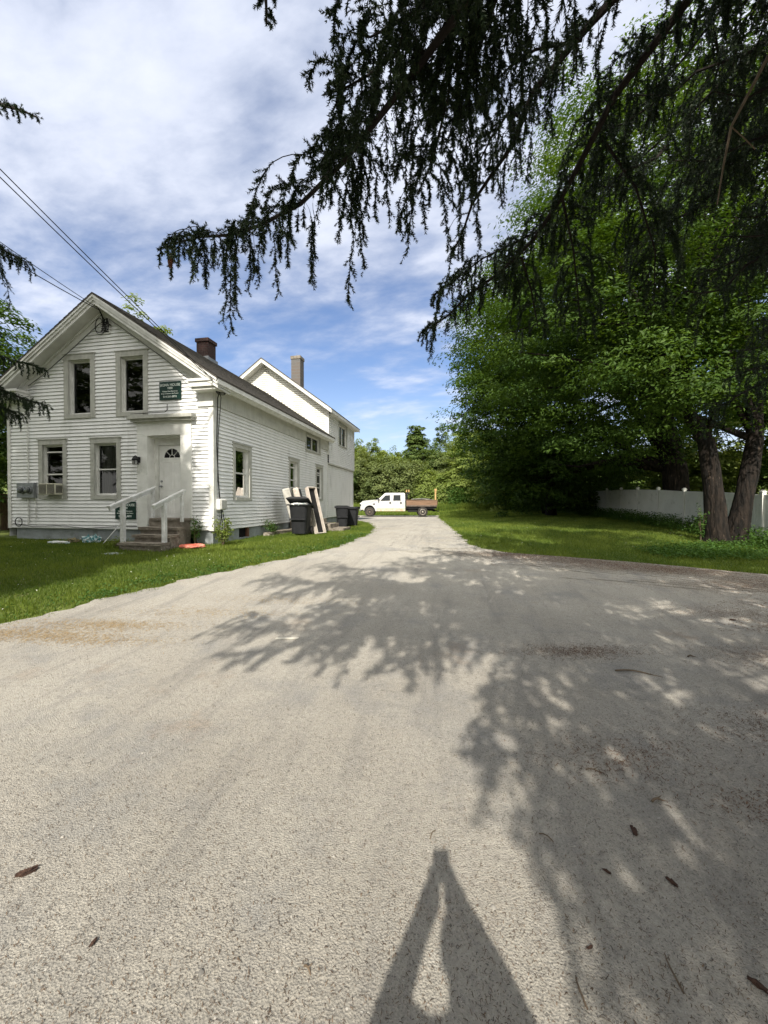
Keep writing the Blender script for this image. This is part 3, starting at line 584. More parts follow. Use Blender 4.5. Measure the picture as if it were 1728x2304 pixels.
for (u, yf, zr0, zr1, lab, yp) in ((-8.10, 7.72, 1.50, 2.02, 'white painted wooden handrail on the left of the front steps', 8.12), (-7.00, 7.84, 1.52, 1.93, 'white painted wooden handrail on the right of the front steps', 8.2)):
    t = empty('stair_rail', (u, yp, .45), label=lab, cat='handrail', group='handrails of the front steps')
    ye = 9.16 if u < -8 else 8.90
    mb = MB(); mb.bar((u, yf, zr0), (u, ye, zr1), .09, .045); mb.bar((u, yf + .02, zr0 - .05), (u, ye - .02, zr1 - .06), .04, .09); mb.build('top_rail', m_rail, t, bevel=.004)
    zz_ = zr0 + (zr1 - zr0) * (yp - yf) / (ye - yf)
    mb = MB(); mb.box(u - .045, u + .045, yp - .045, yp + .045, .40, zz_ - .06); mb.build('post', m_rail, t, bevel=.004)
    mb = MB(); mb.box(u - .035, u + .035, ye - .12, ye - .06, 1.0 if u < -8 else 1.1, zr1 - .10); mb.build('post', m_rail, t, bevel=.004)
# utility box on the side wall
t = empty('utility_box', (XS + .1, 9.47, 1.40), label='white plastic utility box by the front corner of the side wall', cat='utility box')
mb = MB(); mb.box(XS + .02, XS + .14, 9.32, 9.62, 1.40, 1.70); mb.build('box', m_trim, t, bevel=.03)
mb = MB(); mb.box(XS + .141, XS + .175, 9.34, 9.60, 1.42, 1.68); mb.build('cover', m_alu, t, bevel=.02)
mb = MB()
for q, w in ((.03, .10), (.06, -.08), (.10, .16)): mb.tube([(XS + .08, 9.42 + q, 1.40), (XS + .07, 9.44 + q + w * .4, 1.15), (XS + .06, 9.4 + q + w, .85), (XS + .05, 9.40 + q, .62)], .011, 6)
mb.build('cable', m_wire, t)
# service cables
def sag(a, b, s, n=24): a, b = Vector(a), Vector(b); return [a.lerp(b, k / n) - Vector((0, 0, 4 * s * (k / n) * (1 - k / n))) for k in range(n + 1)]
poleP = P(-9.6, -2.4, 0); corner = Vector((-6.10, 8.86, 4.72)); gab = Vector((-9.55, 8.86, 6.86))
for k, (a, b, s, lab) in enumerate(((corner, poleP + Vector((0, 0, 12.0)), .22, 'upper of the two black cables to the right eave corner'), (corner + Vector((.0, .03, -.04)), poleP + Vector((.10, 0, 11.65)), .25, 'lower of the two black cables to the right eave corner'),
                                    (gab, poleP + Vector((0, 0, 9.55)), .45, 'upper of the two black cables to the gable peak'), (gab + Vector((0, 0, -.03)), poleP + Vector((0, 0, 9.35)), .75, 'lower, slacker black cable to the gable peak'))):
    tag(MB().tube(sag(a, b, s), .009 if k != 3 else .012, 6).build('overhead_cable', m_wire), label=lab, cat='cable', group='service cables to the house')
t = empty('utility_pole', poleP, label='wooden utility pole carrying the house cables', cat='utility pole')
MB().tube([poleP, poleP + Vector((0, 0, 12.5))], [.16, .11], 12).build('pole', m_twig, t); MB().box(poleP.x - .7, poleP.x + .7, poleP.y - .05, poleP.y + .05, 12.02, 12.12).build('crossarm', m_twig, t)
mb = MB()
for rr, dx in ((.17, -.10), (.22, -.06), (.13, .12)):
    mb.tube([(-9.78 + dx + rr * .75 * math.cos(a), YF - .06 - .01 * math.sin(a * 2), 6.58 + rr * 1.2 * math.sin(a)) for a in [k * math.pi / 12 for k in range(25)]], .009, 6)
mb.tube([tuple(gab), (-9.7, 9.1, 6.8), (-9.72, YF - .05, 6.55), (-9.66, YF - .05, 6.4)], .016, 6); mb.tube([(-9.62, YF - .05, 6.75), (-9.60, YF - .09, 6.6), (-9.5, YF - .06, 6.55)], .02, 6)
mb.tube([(-9.5, YF - .10, 6.70), (-8.6, YF - .10, 6.08), (-7.6, YF - .10, 5.36), (-6.9, YF - .35, 4.84), (-6.2, 8.9, 4.66)], .008, 6)
mb.tube([(-9.8, YF - .10, 6.62), (-10.8, YF - .10, 5.93), (-11.8, YF - .10, 5.28), (-12.36, YF - .06, 5.02)], .008, 6)
tag(mb.build('cable_coil', m_wire), label='tangle of black cable coiled beside the gable vent', cat='cable')
mb = MB()
mb.tube([tuple(corner), (-6.05, 9.0, 4.62), (-6.16, 9.2, 4.55), (-6.30, 9.32, 4.40), (-6.33, 9.36, 4.2), (-6.34, 9.33, 3.2), (-6.33, 9.38, 2.2), (-6.32, 9.42, 1.70)], .013, 6)
mb.tube([(-6.12, 9.1, 4.6), (-6.28, 9.44, 4.45), (-6.32, 9.46, 4.1), (-6.345, 9.40, 3.4), (-6.34, 9.36, 2.2), (-6.33, 9.46, 1.69)], .010, 6)
for k in range(3): mb.tube([(-6.14 + .07 * math.cos(a), 9.22 + .1 * math.cos(a), 4.58 - .03 * k + .07 * math.sin(a)) for a in [j * math.pi / 8 for j in range(17)]], .011, 6)
tag(mb.build('corner_cable', m_wire), label='black cables looped under the right eave and down the corner board', cat='cable')
tag(MB().tube([TF(-13.0, .98, .04), TF(-12.3, .90, .04), TF(-11.4, .93, .04), TF(-10.4, .87, .04), TF(-9.4, .92, .04), TF(-8.72, .94, .04)], .009, 6).tube([TF(-12.9 + .13 * math.cos(a) + .14, 1.03 + .13 * math.sin(a), .06) for a in [j * math.pi / 8 for j in range(17)]], .012, 6)
    .build('wall_cable', m_wire), label='black cable sagging along the bottom of the front wall', cat='cable')
tag(MB().tube([TF(-7.75, 4.28, .02), TF(-7.75, 4.12, .03), TF(-7.80, 4.06, .05), TF(-8.9, 4.06, .04)], .009, 6).build('hood_cable', m_wire), label='short dark wire hooked above the door hood', cat='cable')
# small things in front of the house
tag(MB().tube([(-9.28, 8.65, .48), (-9.02, 9.16, 1.20)], .012, 6).build('thin_pole', m_rail), label='thin white rod leaning on the wall below the low green sign', cat='rod')
def blob(name, pts, mat, n=1, amp=.25, **k):
    bm = bmesh.new(); r = random.Random(n)
    for (x, y, z, sx, sy, sz) in pts:
        res = bmesh.ops.create_icosphere(bm, subdivisions=3, radius=1)
        ph = [r.uniform(0, 6) for _ in range(6)]
        for v_ in res['verts']:
            c = v_.co; q = 1 + amp * (math.sin(c.x * 5 + ph[0]) * math.sin(c.y * 6 + ph[1]) + .6 * math.sin(c.z * 9 + ph[2]) * math.sin(c.x * 11 + ph[3]))
            v_.co = Vector((x + c.x * sx * q, y + c.y * sy * q, z + c.z * sz * q))
    me = bpy.data.meshes.new(name); bm.to_mesh(me); bm.free(); return tag(link(name, me, mat), **k)
m_cloth = M('white_litter', (.62, .62, .60), .8, (.30, .36, .36), 9, 4, .45, .6)
blob('cloth_bundle', [(-10.55, 8.55, .52, .34, .10, .05)], m_cloth, 2, label='flattened white cloth on the grass by the foundation', cat='cloth')
t = blob('litter_bag', [(-9.92, 8.80, .58, .12, .11, .11), (-9.70, 8.84, .59, .12, .10, .12)], M('teal_plastic', (.45, .52, .52), .5, (.05, .20, .22), 14, 3, .45, .52), 5, .4, label='crumpled white and teal bag lying by the foundation wall', cat='bag')
blob('food_litter', [(-10.3, 8.72, .54, .14, .12, .09)], M('brown_litter', (.22, .17, .09), .8, (.09, .10, .05), 16, 3), 8, .4, label='crumpled brown litter beside the white and teal bag', cat='litter')
blob('sled', [(-6.62, 8.55, .50, .26, .13, .065), (-6.42, 8.66, .51, .20, .09, .06)], m_red, 12, .12, label='faded red plastic bag lying on the grass right of the front steps', cat='bag')
tag(rough_box(-8.10, -7.60, 7.42, 7.72, .36, .425, 'stepping_stone', m_found, None, .012, 31), label='flat grey stone slab in the lawn before the front steps', cat='stone slab')
tag(rough_box(-6.22, -5.98, 11.6, 13.9, .38, .62, 'stone_curb', m_conc, None, .02, 32), label='low weathered concrete curb along the foot of the side wall', cat='kerb')
# bins
def cart(loc, rz, label, open_lid, s=1.0):
    t = empty('wheeled_bin', loc, rz, label=label, cat='rubbish bin', group='black wheeled bins along the side wall'); t.scale = (s, s, s)
    mb = MB(); rings = [(.23, .27, .06), (.25, .29, .30), (.29, .33, .80), (.31, .35, .98)]; k0 = 0
    for (hx, hy, z) in rings:
        for a in range(16):
            an = 2 * math.pi * a / 16 + math.pi / 16; cx_, sx_ = math.cos(an), math.sin(an); e = .35
            mb.v.append((hx * math.copysign(abs(cx_) ** e, cx_), hy * math.copysign(abs(sx_) ** e, sx_), z))
    for i in range(3):
        for j in range(16): mb.f.append((i * 16 + j, i * 16 + (j + 1) % 16, (i + 1) * 16 + (j + 1) % 16, (i + 1) * 16 + j))
    mb.f.append(tuple(range(16))); mb.box(-.25, .25, -.37, -.33, .50, .55)
    mb.build('body', m_black, t, smooth=False, local=True)
    mb = MB(); mb.box(-.35, .35, -.38, -.33, .955, 1.0); mb.box(-.35, .35, .33, .40, .955, 1.0); mb.box(-.36, -.30, -.33, .33, .955, 1.0); mb.box(.30, .36, -.33, .33, .955, 1.0); mb.build('rim', m_black, t, bevel=.01, local=True)
    mb = MB(); T = (lambda x, y, z: Matrix.Rotation(R(24), 4, 'X') @ Vector((x, y - .38, z))) if open_lid else (lambda x, y, z: Vector((x, y - .38, z)))
    mb.prism([(-.36, 0), (.36, 0), (.37, .03), (.24, .075), (-.24, .075), (-.37, .03)], 0, .80, lambda x, y, z: (T(x, y, z) + Vector((0, .0, 1.003))))
    o = mb.build('lid', m_black, t, bevel=.01, local=True)
    if open_lid: o.rotation_euler.z = math.pi
    for sx_ in (-1, 1):
        mb = MB(); mb.lathe([(.02, -.03), (.13, -.03), (.14, 0), (.13, .03), (.02, .03)], (sx_ * .27, .30, .14), 'X', 18); mb.build('wheel', m_wire, t, smooth=False, local=True)
    mb = MB(); mb.tube([(-.24, .42, .93), (.24, .42, .93)], .015, 8); mb.build('handle', m_black, t, local=True)
    return t
def at(l, d, dz=0): return P(l, d, G(l, d) + dz)
cart(at(-2.78, 12.85), YAW + R(-6), 'black wheeled bin with its lid propped open over white bags', True, 1.03)
cart(at(-1.78, 16.3), YAW + R(10), 'closed black wheeled bin beyond the side steps', False, .86)
cart(at(-1.42, 17.1), YAW + R(80), 'black wheeled bin farthest from the street, half hidden behind another', False, .80)
blob('rubbish_bag', [(*(at(-2.85, 12.65, 1.02)), .24, .20, .06), (*(at(-2.60, 12.7, 1.03)), .12, .12, .06)], m_cloth, 21, .2, label='white rubbish bag bulging from the open bin', cat='rubbish bag')
# mattress and box springs against the side wall
def slab(name, label, cat, cen, L_, w, th, tilt, yaw_, mat, face=None, frame=False):
    """board standing on its short edge: L_ high, w wide (along local x), th thick (local y), leaning back by tilt"""
    t = empty(name, cen, yaw_, label=label, cat=cat)
    T = lambda x, y, z: Matrix.Rotation(tilt, 4, 'Y') @ Vector((x, y, z))
    if not frame:
        mb = MB(); mb.box(-th / 2, th / 2, -w / 2, w / 2, 0, L_, T); mb.build('cover', mat, t, bevel=.04, local=True)
    else:
        mb = MB()
        for (y0, y1, z0, z1) in ((-w / 2, -w / 2 + .03, 0, L_), (w / 2 - .03, w / 2, 0, L_), (-w / 2 + .03, w / 2 - .03, 0, .03), (-w / 2 + .03, w / 2 - .03, L_ - .03, L_)): mb.box(-th / 2, th / 2, y0, y1, z0, z1, T)
        mb.build('frame', mat, t, bevel=.006, local=True)
        mb = MB(); mb.box(-th / 2 + .02, -th / 2 + .05, -w / 2 + .031, w / 2 - .031, .031, L_ - .031, T); mb.build('dust_cover', m_wire, t, local=True)
    if face:
        mb = MB(); mb.box(th / 2 + .002, th / 2 + .012, -w / 2 + .03, w / 2 - .03, L_ * .08, L_ - .05, T); mb.build('dust_cover', face, t, local=True)
    return t
m_ticking = M('mattress_ticking', (.50, .48, .44), .9, (.36, .35, .31), 6, 5); m_tick2 = M('box_spring_ticking', (.58, .52, .46), .9, (.42, .38, .33), 7, 5)
slab('mattress', 'dirty white mattress standing on end nearest the side wall', 'mattress', at(-3.02, 13.62), 1.62, .60, .26, R(-15), YAW + R(6), m_ticking)
slab('box_spring', 'box spring with black underside leaning on the mattress', 'box spring', at(-2.68, 13.62), 1.64, .62, .20, R(-15), YAW + R(6), m_tick2, m_wire)
tt = slab('bed_frame_box', 'open shallow white box frame leaning between the open bin and the side steps', 'box frame', at(-2.20, 13.35), 1.70, .40, .17, R(-18), YAW + R(-38), m_tick2, None, True)
# side steps
t = empty('side_steps', (-5.3, 14.4, .5), label='three concrete steps by the side wall between the bins', cat='steps')
for k, (xa, xb, zt) in enumerate(((XS + .05, -5.75, 1.14), (XS + .05, -5.22, .96), (XS + .05, -4.70, .79), (XS + .05, -4.20, .63))):
    rough_box(max(xa, XS + .05 if k == 0 else (-5.75, -5.22, -4.70)[k - 1] + .002), xb, 13.95, 14.95, .3, zt, 'step', m_conc, t, .010, 40 + k)
t = empty('wire_rack', (-6.0, 14.5, 1.14), label='dark wire rack standing on the top side step', cat='rack')
mb = MB()
for x in (-6.2, -5.85):
    for y in (14.1, 14.8): mb.tube([(x, y, 1.14), (x, y, 1.38)], .012, 5)
for k in range(8): mb.tube([(-6.2, 14.1 + k * .1, 1.37), (-5.85, 14.1 + k * .1, 1.37)], .007, 5)
mb.tube([(-6.2, 14.1, 1.38), (-5.85, 14.1, 1.38), (-5.85, 14.8, 1.38), (-6.2, 14.8, 1.38), (-6.2, 14.1, 1.38)], .012, 5); mb.build('wire_frame', m_wire, t)
# board fence far left, white post behind the house
t = empty('board_fence', (-14.6, 11.0, .4), label='brown board fence at the far left behind the house corner', cat='fence')
mb = MB()
for k in range(28): mb.box(-17.6 + k * .16, -17.6 + k * .16 + .145, 12.0, 12.025, .45, 1.95 + .02 * math.sin(k * 3.0))
mb.build('boards', M('fence_board', (.16, .10, .06), .9, (.10, .065, .04), 5, 5), t)
mb = MB(); mb.box(-17.6, -13.2, 12.026, 12.07, .7, .8); mb.box(-17.6, -13.2, 12.026, 12.07, 1.6, 1.7); mb.build('stringer', m_twig, t)
# ------------------------------------------------------------------ the white pickup with a plank flatbed
def truck():
    bd = 33.0; base = P(-2.05, bd, G(-2.05, bd) + .0); t = empty('pickup_truck', base, YAW - R(2.0), label='white crew cab pickup with a wooden plank flatbed and rust along its sills', cat='pickup truck')
    def s2(m, *a, **k): return m.build(*a, local=True, **k)
    m_body = M('truck_paint', (.54, .54, .53), .35, (.46, .455, .43), 1.2, 6, .45, .75, spec=.5, c3=(.42, .25, .13), s3=2.2, lo3=.66, hi3=.80)
    m_rust = M('rusty_sill', (.60, .50, .40), .6, (.40, .22, .11), 4, 6, .40, .75)
    Wd = 2.0
    prof = [(.02, .62), (.0, .95), (.04, 1.20), (.22, 1.36), (.60, 1.42), (1.38, 1.47), (1.60, 1.55), (2.10, 2.02), (2.25, 2.06), (3.75, 2.07), (3.86, 2.00), (3.88, 1.45), (3.88, .50), (1.30, .50), (1.26, .72), (1.12, .95), (.82, 1.03), (.50, .92), (.36, .70), (.34, .62)]
    bm = bmesh.new()
    ys = (0.0, .06, Wd - .06, Wd); rows = []
    for y in ys:
        row = []
        for x, z in prof:
            ins = .14 * max(0, (z - 1.42)) / .62
            yy = y + (ins if y < 1 else -ins); sh = .985 if y in (0.0, Wd) else 1
            row.append(bm.verts.new((1.9 + (x - 1.9) * sh, yy if y in (.06, Wd - .06) else yy, z * (1 if y not in (0.0, Wd) else .992))))
        rows.append(row)
    n = len(prof)
    for a, b in zip(rows[:-1], rows[1:]):
        for i in range(n): bm.faces.new((a[i], a[(i + 1) % n], b[(i + 1) % n], b[i]))
    bm.faces.new(rows[0]); bm.faces.new(rows[-1][::-1]); bmesh.ops.recalc_face_normals(bm, faces=bm.faces)
    me = bpy.data.meshes.new('body'); bm.to_mesh(me); bm.free(); link('body', me, m_body, t, True)
    mg = M('car_glass', (.008, .012, .012), .08, spec=.35)
    def ins(z): return .14 * max(0, (z - 1.42)) / .62
    def side(name, pts, mat, o=.006, par=t):
        for sgn in (1, 0):
            mb = MB(); mb.prism(pts, 0, 1, lambda x, y, z: (x, (ins(z) - o * y + .001 * (1 - y)) if not sgn else (Wd - ins(z) + o * y - .001 * (1 - y)), z))
            ob = mb.build(name, mat, par, local=True)
        return ob
    for (name, pts, win, hx) in (('front_door', [(1.46, .56), (2.70, .56), (2.70, 1.45), (2.58, 1.98), (2.16, 1.98), (1.62, 1.50), (1.46, 1.44)], [(1.76, 1.40), (2.16, 1.84), (2.57, 1.87), (2.57, 1.40)], 2.60),
                                 ('rear_door', [(2.74, .56), (3.70, .56), (3.72, 1.45), (3.62, 1.98), (2.70, 1.98), (2.74, 1.45)], [(2.84, 1.40), (2.86, 1.88), (3.46, 1.88), (3.48, 1.40)], 3.52)):
        d = side(name, pts, m_body, .008)
        side('window', win, mg, .013, d)
        mb = MB(); mb.box(hx - .08, hx + .04, -.035, -.009, 1.14, 1.28); mb.build('handle', m_wire, d, local=True)
    side('sill', [(1.40, .50), (3.86, .50), (3.86, .74), (1.46, .74)], m_rust, .012)
    mb = MB(); mb.poly([(1.64, .16, 1.575), (1.64, Wd - .16, 1.575), (2.10, Wd - .20, 2.01), (2.10, .20, 2.01)]); 
    mb = MB(); mb.hexa([(1.60, .18, 1.56), (1.60, Wd - .18, 1.56), (1.63, Wd - .18, 1.56), (1.63, .18, 1.56), (2.05, .22, 1.99), (2.05, Wd - .22, 1.99), (2.08, Wd - .22, 1.99), (2.08, .22, 1.99)]); s2(mb, 'windscreen', mg, t)
    mb = MB(); mb.box(-.06, .10, .04, Wd - .04, .52, .76); s2(mb, 'bumper', m_metal, t, bevel=.03)
    mb = MB(); mb.box(-.03, .02, .40, Wd - .40, .80, 1.14); s2(mb, 'grille', m_wire, t)
    for y in (.04, Wd - .34):
        mb = MB(); mb.box(-.02, .10, y - (.05 if y < 1 else 0), y + .30 + (0 if y < 1 else .05), .92, 1.16); s2(mb, 'headlight', M('headlamp', (.05, .055, .06), .15, spec=.8), t, bevel=.02)
    mb = MB(); mb.prism([(1.02, 1.14), (1.28, 1.17), (1.26, 1.04), (1.14, 1.05)], -.012, -.001); s2(mb, 'fender_vent', m_wire, t)
    mb = MB(); mb.box(1.52, 1.62, -.26, -.06, 1.42, 1.64); mb.bar((1.64, -.08, 1.48), (1.70, .02, 1.45), .04, .04); s2(mb, 'mirror', m_wire, t, bevel=.02)
    mb = MB(); mb.box(1.52, 1.62, Wd + .06, Wd + .26, 1.42, 1.64); s2(mb, 'mirror', m_wire, t, bevel=.02)
    # wheels
    mt = M('tyre', (.03, .028, .026), .9, (.055, .05, .045), 8, 4); mrim = M('steel_rim', (.48, .46, .42), .4, (.30, .25, .2), 9, 4, metal=.4); mrim2 = M('rusty_rim', (.20, .15, .12), .7, (.10, .07, .05), 9, 4)
    for (x, r, rim) in ((.82, .425, mrim2), (5.36, .43, mrim)):
        for y, sg in ((.14, -1), (Wd - .14, 1)):
            mb = MB(); mb.lathe([(r * .56, sg * .125), (r * .86, sg * .135), (r * .98, sg * .10), (r, sg * .03), (r, -sg * .05), (r * .96, -sg * .12), (r * .5, -sg * .12)], (x, y, r), 'Y', 32)
            w = mb.build('wheel', mt, t, smooth=True, local=True)
            mb = MB(); mb.lathe([(r * .57, sg * .10), (r * .57, sg * .127), (r * .50, sg * .127), (r * .42, sg * .09), (r * .22, sg * .11), (r * .12, sg * .135), (.02, sg * .14)], (x, y, r), 'Y', 24); rm = mb.build('rim', rim, w, smooth=True, local=True)
            mb = MB()
            for k in range(5):
                a = k * 2 * math.pi / 5 + .3; cxx, czz = x + r * .34 * math.cos(a), r + r * .34 * math.sin(a)
                mb.lathe([(.035, 0), (.035, sg * .02)], (cxx, y + sg * .098, czz), 'Y', 8)
            mb.build('rim_holes', m_dark, w, local=True)
    mb = MB()
    for k in range(14):    # wheel arch lip
        a0, a1 = math.pi * (k + .3) / 14.5, math.pi * (k + 1.3) / 14.5; r0, r1 = .475, .52
        mb.hexa([(.82 + r * math.cos(a), y, .50 + r * math.sin(a) * 1.05) for y in (-.02, .03) for r, a in ((r0, a0), (r1, a0), (r1, a1), (r0, a1))])
    s2(mb, 'wheel_arch', m_body, t)
    mb = MB(); mb.box(.3, 1.3, .35, Wd - .35, .45, 1.0); mb.box(.42, 1.25, .05, Wd - .05, .55, .86); s2(mb, 'wheel_well', m_dark, t)
    # chassis and flatbed
    mb = MB(); mb.box(1.3, 6.35, .55, .67, .52, .70); mb.box(1.3, 6.35, Wd - .67, Wd - .55, .52, .70); mb.box(5.30, 5.42, .2, Wd - .2, .36, .50); mb.box(.76, .88, .2, Wd - .2, .36, .48); mb.box(3.95, 6.55, .1, Wd - .1, .72, .90)
    mb.box(6.3, 6.5, .7, 1.3, .45, .62); mb.bar((6.5, 1.0, .52), (6.85, 1.0, .46), .06, .08); mb.box(4.1, 4.9, .25, .7, .42, .72); s2(mb, 'chassis', m_wire, t)
    mb = MB(); mb.box(3.94, 6.58, -.02, Wd + .02, .90, 1.0); s2(mb, 'bed_frame', M('bed_edge', (.10, .075, .06), .9, (.20, .16, .13), 7, 5), t)
    m_plank = M('flatbed_planks', (.25, .155, .10), .85, (.16, .10, .065), 3, 6, stretch=(.3, 1, 3))
    for y0_, y1_ in ((-.03, .02), (Wd - .02, Wd + .03)):
        mb = MB(); mb.box(3.96, 6.60, y0_, y1_, 1.002, 1.20); mb.box(3.96, 6.60, y0_ + .002, y1_ - .002, 1.206, 1.42); mb.box(3.95, 6.61, y0_ - .03, y1_ + .002, 1.425, 1.46); s2(mb, 'side_planks', m_plank, t)
    mb = MB(); mb.box(6.56, 6.60, .025, Wd - .025, 1.002, 1.42); s2(mb, 'tailboard', m_plank, t)
    mb = MB(); mb.box(3.96, 6.55, .025, Wd - .025, 1.002, 1.04); s2(mb, 'bed_floor', m_plank, t)
    m_yel = M('yellow_timber', (.56, .38, .16), .8, (.42, .27, .12), 6, 4)
    mb = MB(); mb.box(6.38, 6.50, -.02, .06, 1.46, 2.36); mb.box(6.36, 6.54, -.04, .08, 2.18, 2.40); s2(mb, 'stake_post', m_yel, t)
    mb = MB(); mb.box(3.96, 4.06, .05, .12, 1.0, 2.12); mb.box(3.96, 4.06, Wd - .12, Wd - .05, 1.0, 2.12); mb.box(3.97, 4.05, .12, Wd - .12, 1.95, 2.05); mb.box(3.97, 4.05, .12, Wd - .12, 1.45, 1.5); mb.box(4.06, 4.22, .05, .12, 1.95, 2.10); s2(mb, 'headboard_rack', m_wire, t)
    for x in (3.93, 4.13):
        mb = MB(); mb.box(x, x + .09, .03, .12, 2.13, 2.33); s2(mb, 'rack_stub', m_yel, t)
    mb = MB(); mb.tube([(4.4, .4, 1.5), (5.2, .5, 1.55), (6.0, .4, 1.50)], .05, 6); mb.box(5.6, 6.3, .2, .8, 1.42, 1.50); mb.box(4.5, 5.6, .5, 1.3, 1.30, 1.52); s2(mb, 'bed_load', M('scrap_load', (.08, .09, .09), .8, (.30, .28, .24), 5, 3), t)
truck()
# ------------------------------------------------------------------ vinyl fence on the right
fence = empty('vinyl_fence', at(13.7, 13.9), label='long pale vinyl privacy fence behind the twin trunked tree', cat='fence')
FP = [(13.7 + .452 * k, 13.9 + 2.4 * k) for k in range(-2, 8)]
fz = [G(*q) + (.06 if k > 4 else 0) + .02 * k for k, q in enumerate(FP)]
for k, (l, d) in enumerate(FP):
    c = P(l, d, 0); mb = MB(); mb.box(c.x - .065, c.x + .065, c.y - .065, c.y + .065, fz[k] - .3, fz[k] + 1.80)
    mb.box(c.x - .08, c.x + .08, c.y - .08, c.y + .08, fz[k] + 1.80, fz[k] + 1.83); mb.prism([(c.x - .075, fz[k] + 1.83), (c.x + .075, fz[k] + 1.83), (c.x, fz[k] + 1.89)], c.y - .075, c.y + .075)
    mb.build('post', m_vinyl, fence)
for k in range(len(FP) - 1):
    a, b = P(*FP[k], 0), P(*FP[k + 1], 0); dv = (b - a).normalized(); nrm = dv.cross(Vector((0, 0, 1))); a += dv * .066; b -= dv * .066
    mb = MB(); n = 14
    for j in range(n):
        p, q = a.lerp(b, j / n), a.lerp(b, (j + .93) / n); zp, zq = fz[k] + (fz[k + 1] - fz[k]) * j / n, fz[k] + (fz[k + 1] - fz[k]) * (j + 1) / n
        mb.hexa([(p + nrm * .011).xyz + Vector((0, 0, zp + .12)), (q + nrm * .011) + Vector((0, 0, zp + .12)), (q - nrm * .011) + Vector((0, 0, zp + .12)), (p - nrm * .011) + Vector((0, 0, zp + .12)),
                 (p + nrm * .011) + Vector((0, 0, zp + 1.58)), (q + nrm * .011) + Vector((0, 0, zp + 1.58)), (q - nrm * .011) + Vector((0, 0, zp + 1.58)), (p - nrm * .011) + Vector((0, 0, zp + 1.58))])
    mb.build('panel', m_vinyl, fence)
    mb = MB()
    for h0, h1 in ((.06, .20), (1.57, 1.72)): mb.hexa([q + nrm * o + Vector((0, 0, z_ + h)) for h in (h0, h1) for (q, o, z_) in ((a, .03, fz[k]), (b, .03, fz[k + 1]), (b, -.03, fz[k + 1]), (a, -.03, fz[k]))])
    mb.build('rail', m_vinyl, fence)
# ------------------------------------------------------------------ foliage makers (all positions in l, d, z)
def leaves(cent, nrm, size, asp=.8, rs=RS):
    """one rhombic leaf quad per row"""
    n = len(cent); r = unit(rs.normal(size=(n, 3))); u = unit(np.cross(nrm, r)); w = np.cross(nrm, u); s = (size * rs.uniform(.7, 1.3, n))[:, None]
    droop = nrm * s * .22
    v = np.stack([cent - u * s, cent - w * s * asp * .5 + droop, cent + u * s, cent + w * s * asp * .5 + droop], 1)
    return v.reshape(-1, 3)
def sample_ell(ells, n, lo=.5, rs=RS, cut=None):
    vol = np.array([e[3] * e[4] * e[5] for e in ells]); idx = rs.choice(len(ells), n, p=vol / vol.sum()); E_ = np.array(ells)[idx]
    d = unit(rs.normal(size=(n, 3))); r = rs.uniform(lo ** 3, 1, n) ** (1 / 3)
    lump = 1 + .13 * np.sin(d[:, 0] * 7 + E_[:, 0]) * np.sin(d[:, 1] * 6 + 1) + .10 * np.sin(d[:, 2] * 9 + d[:, 0] * 5)
    return E_[:, :3] + d * E_[:, 3:6] * (r * lump)[:, None], d
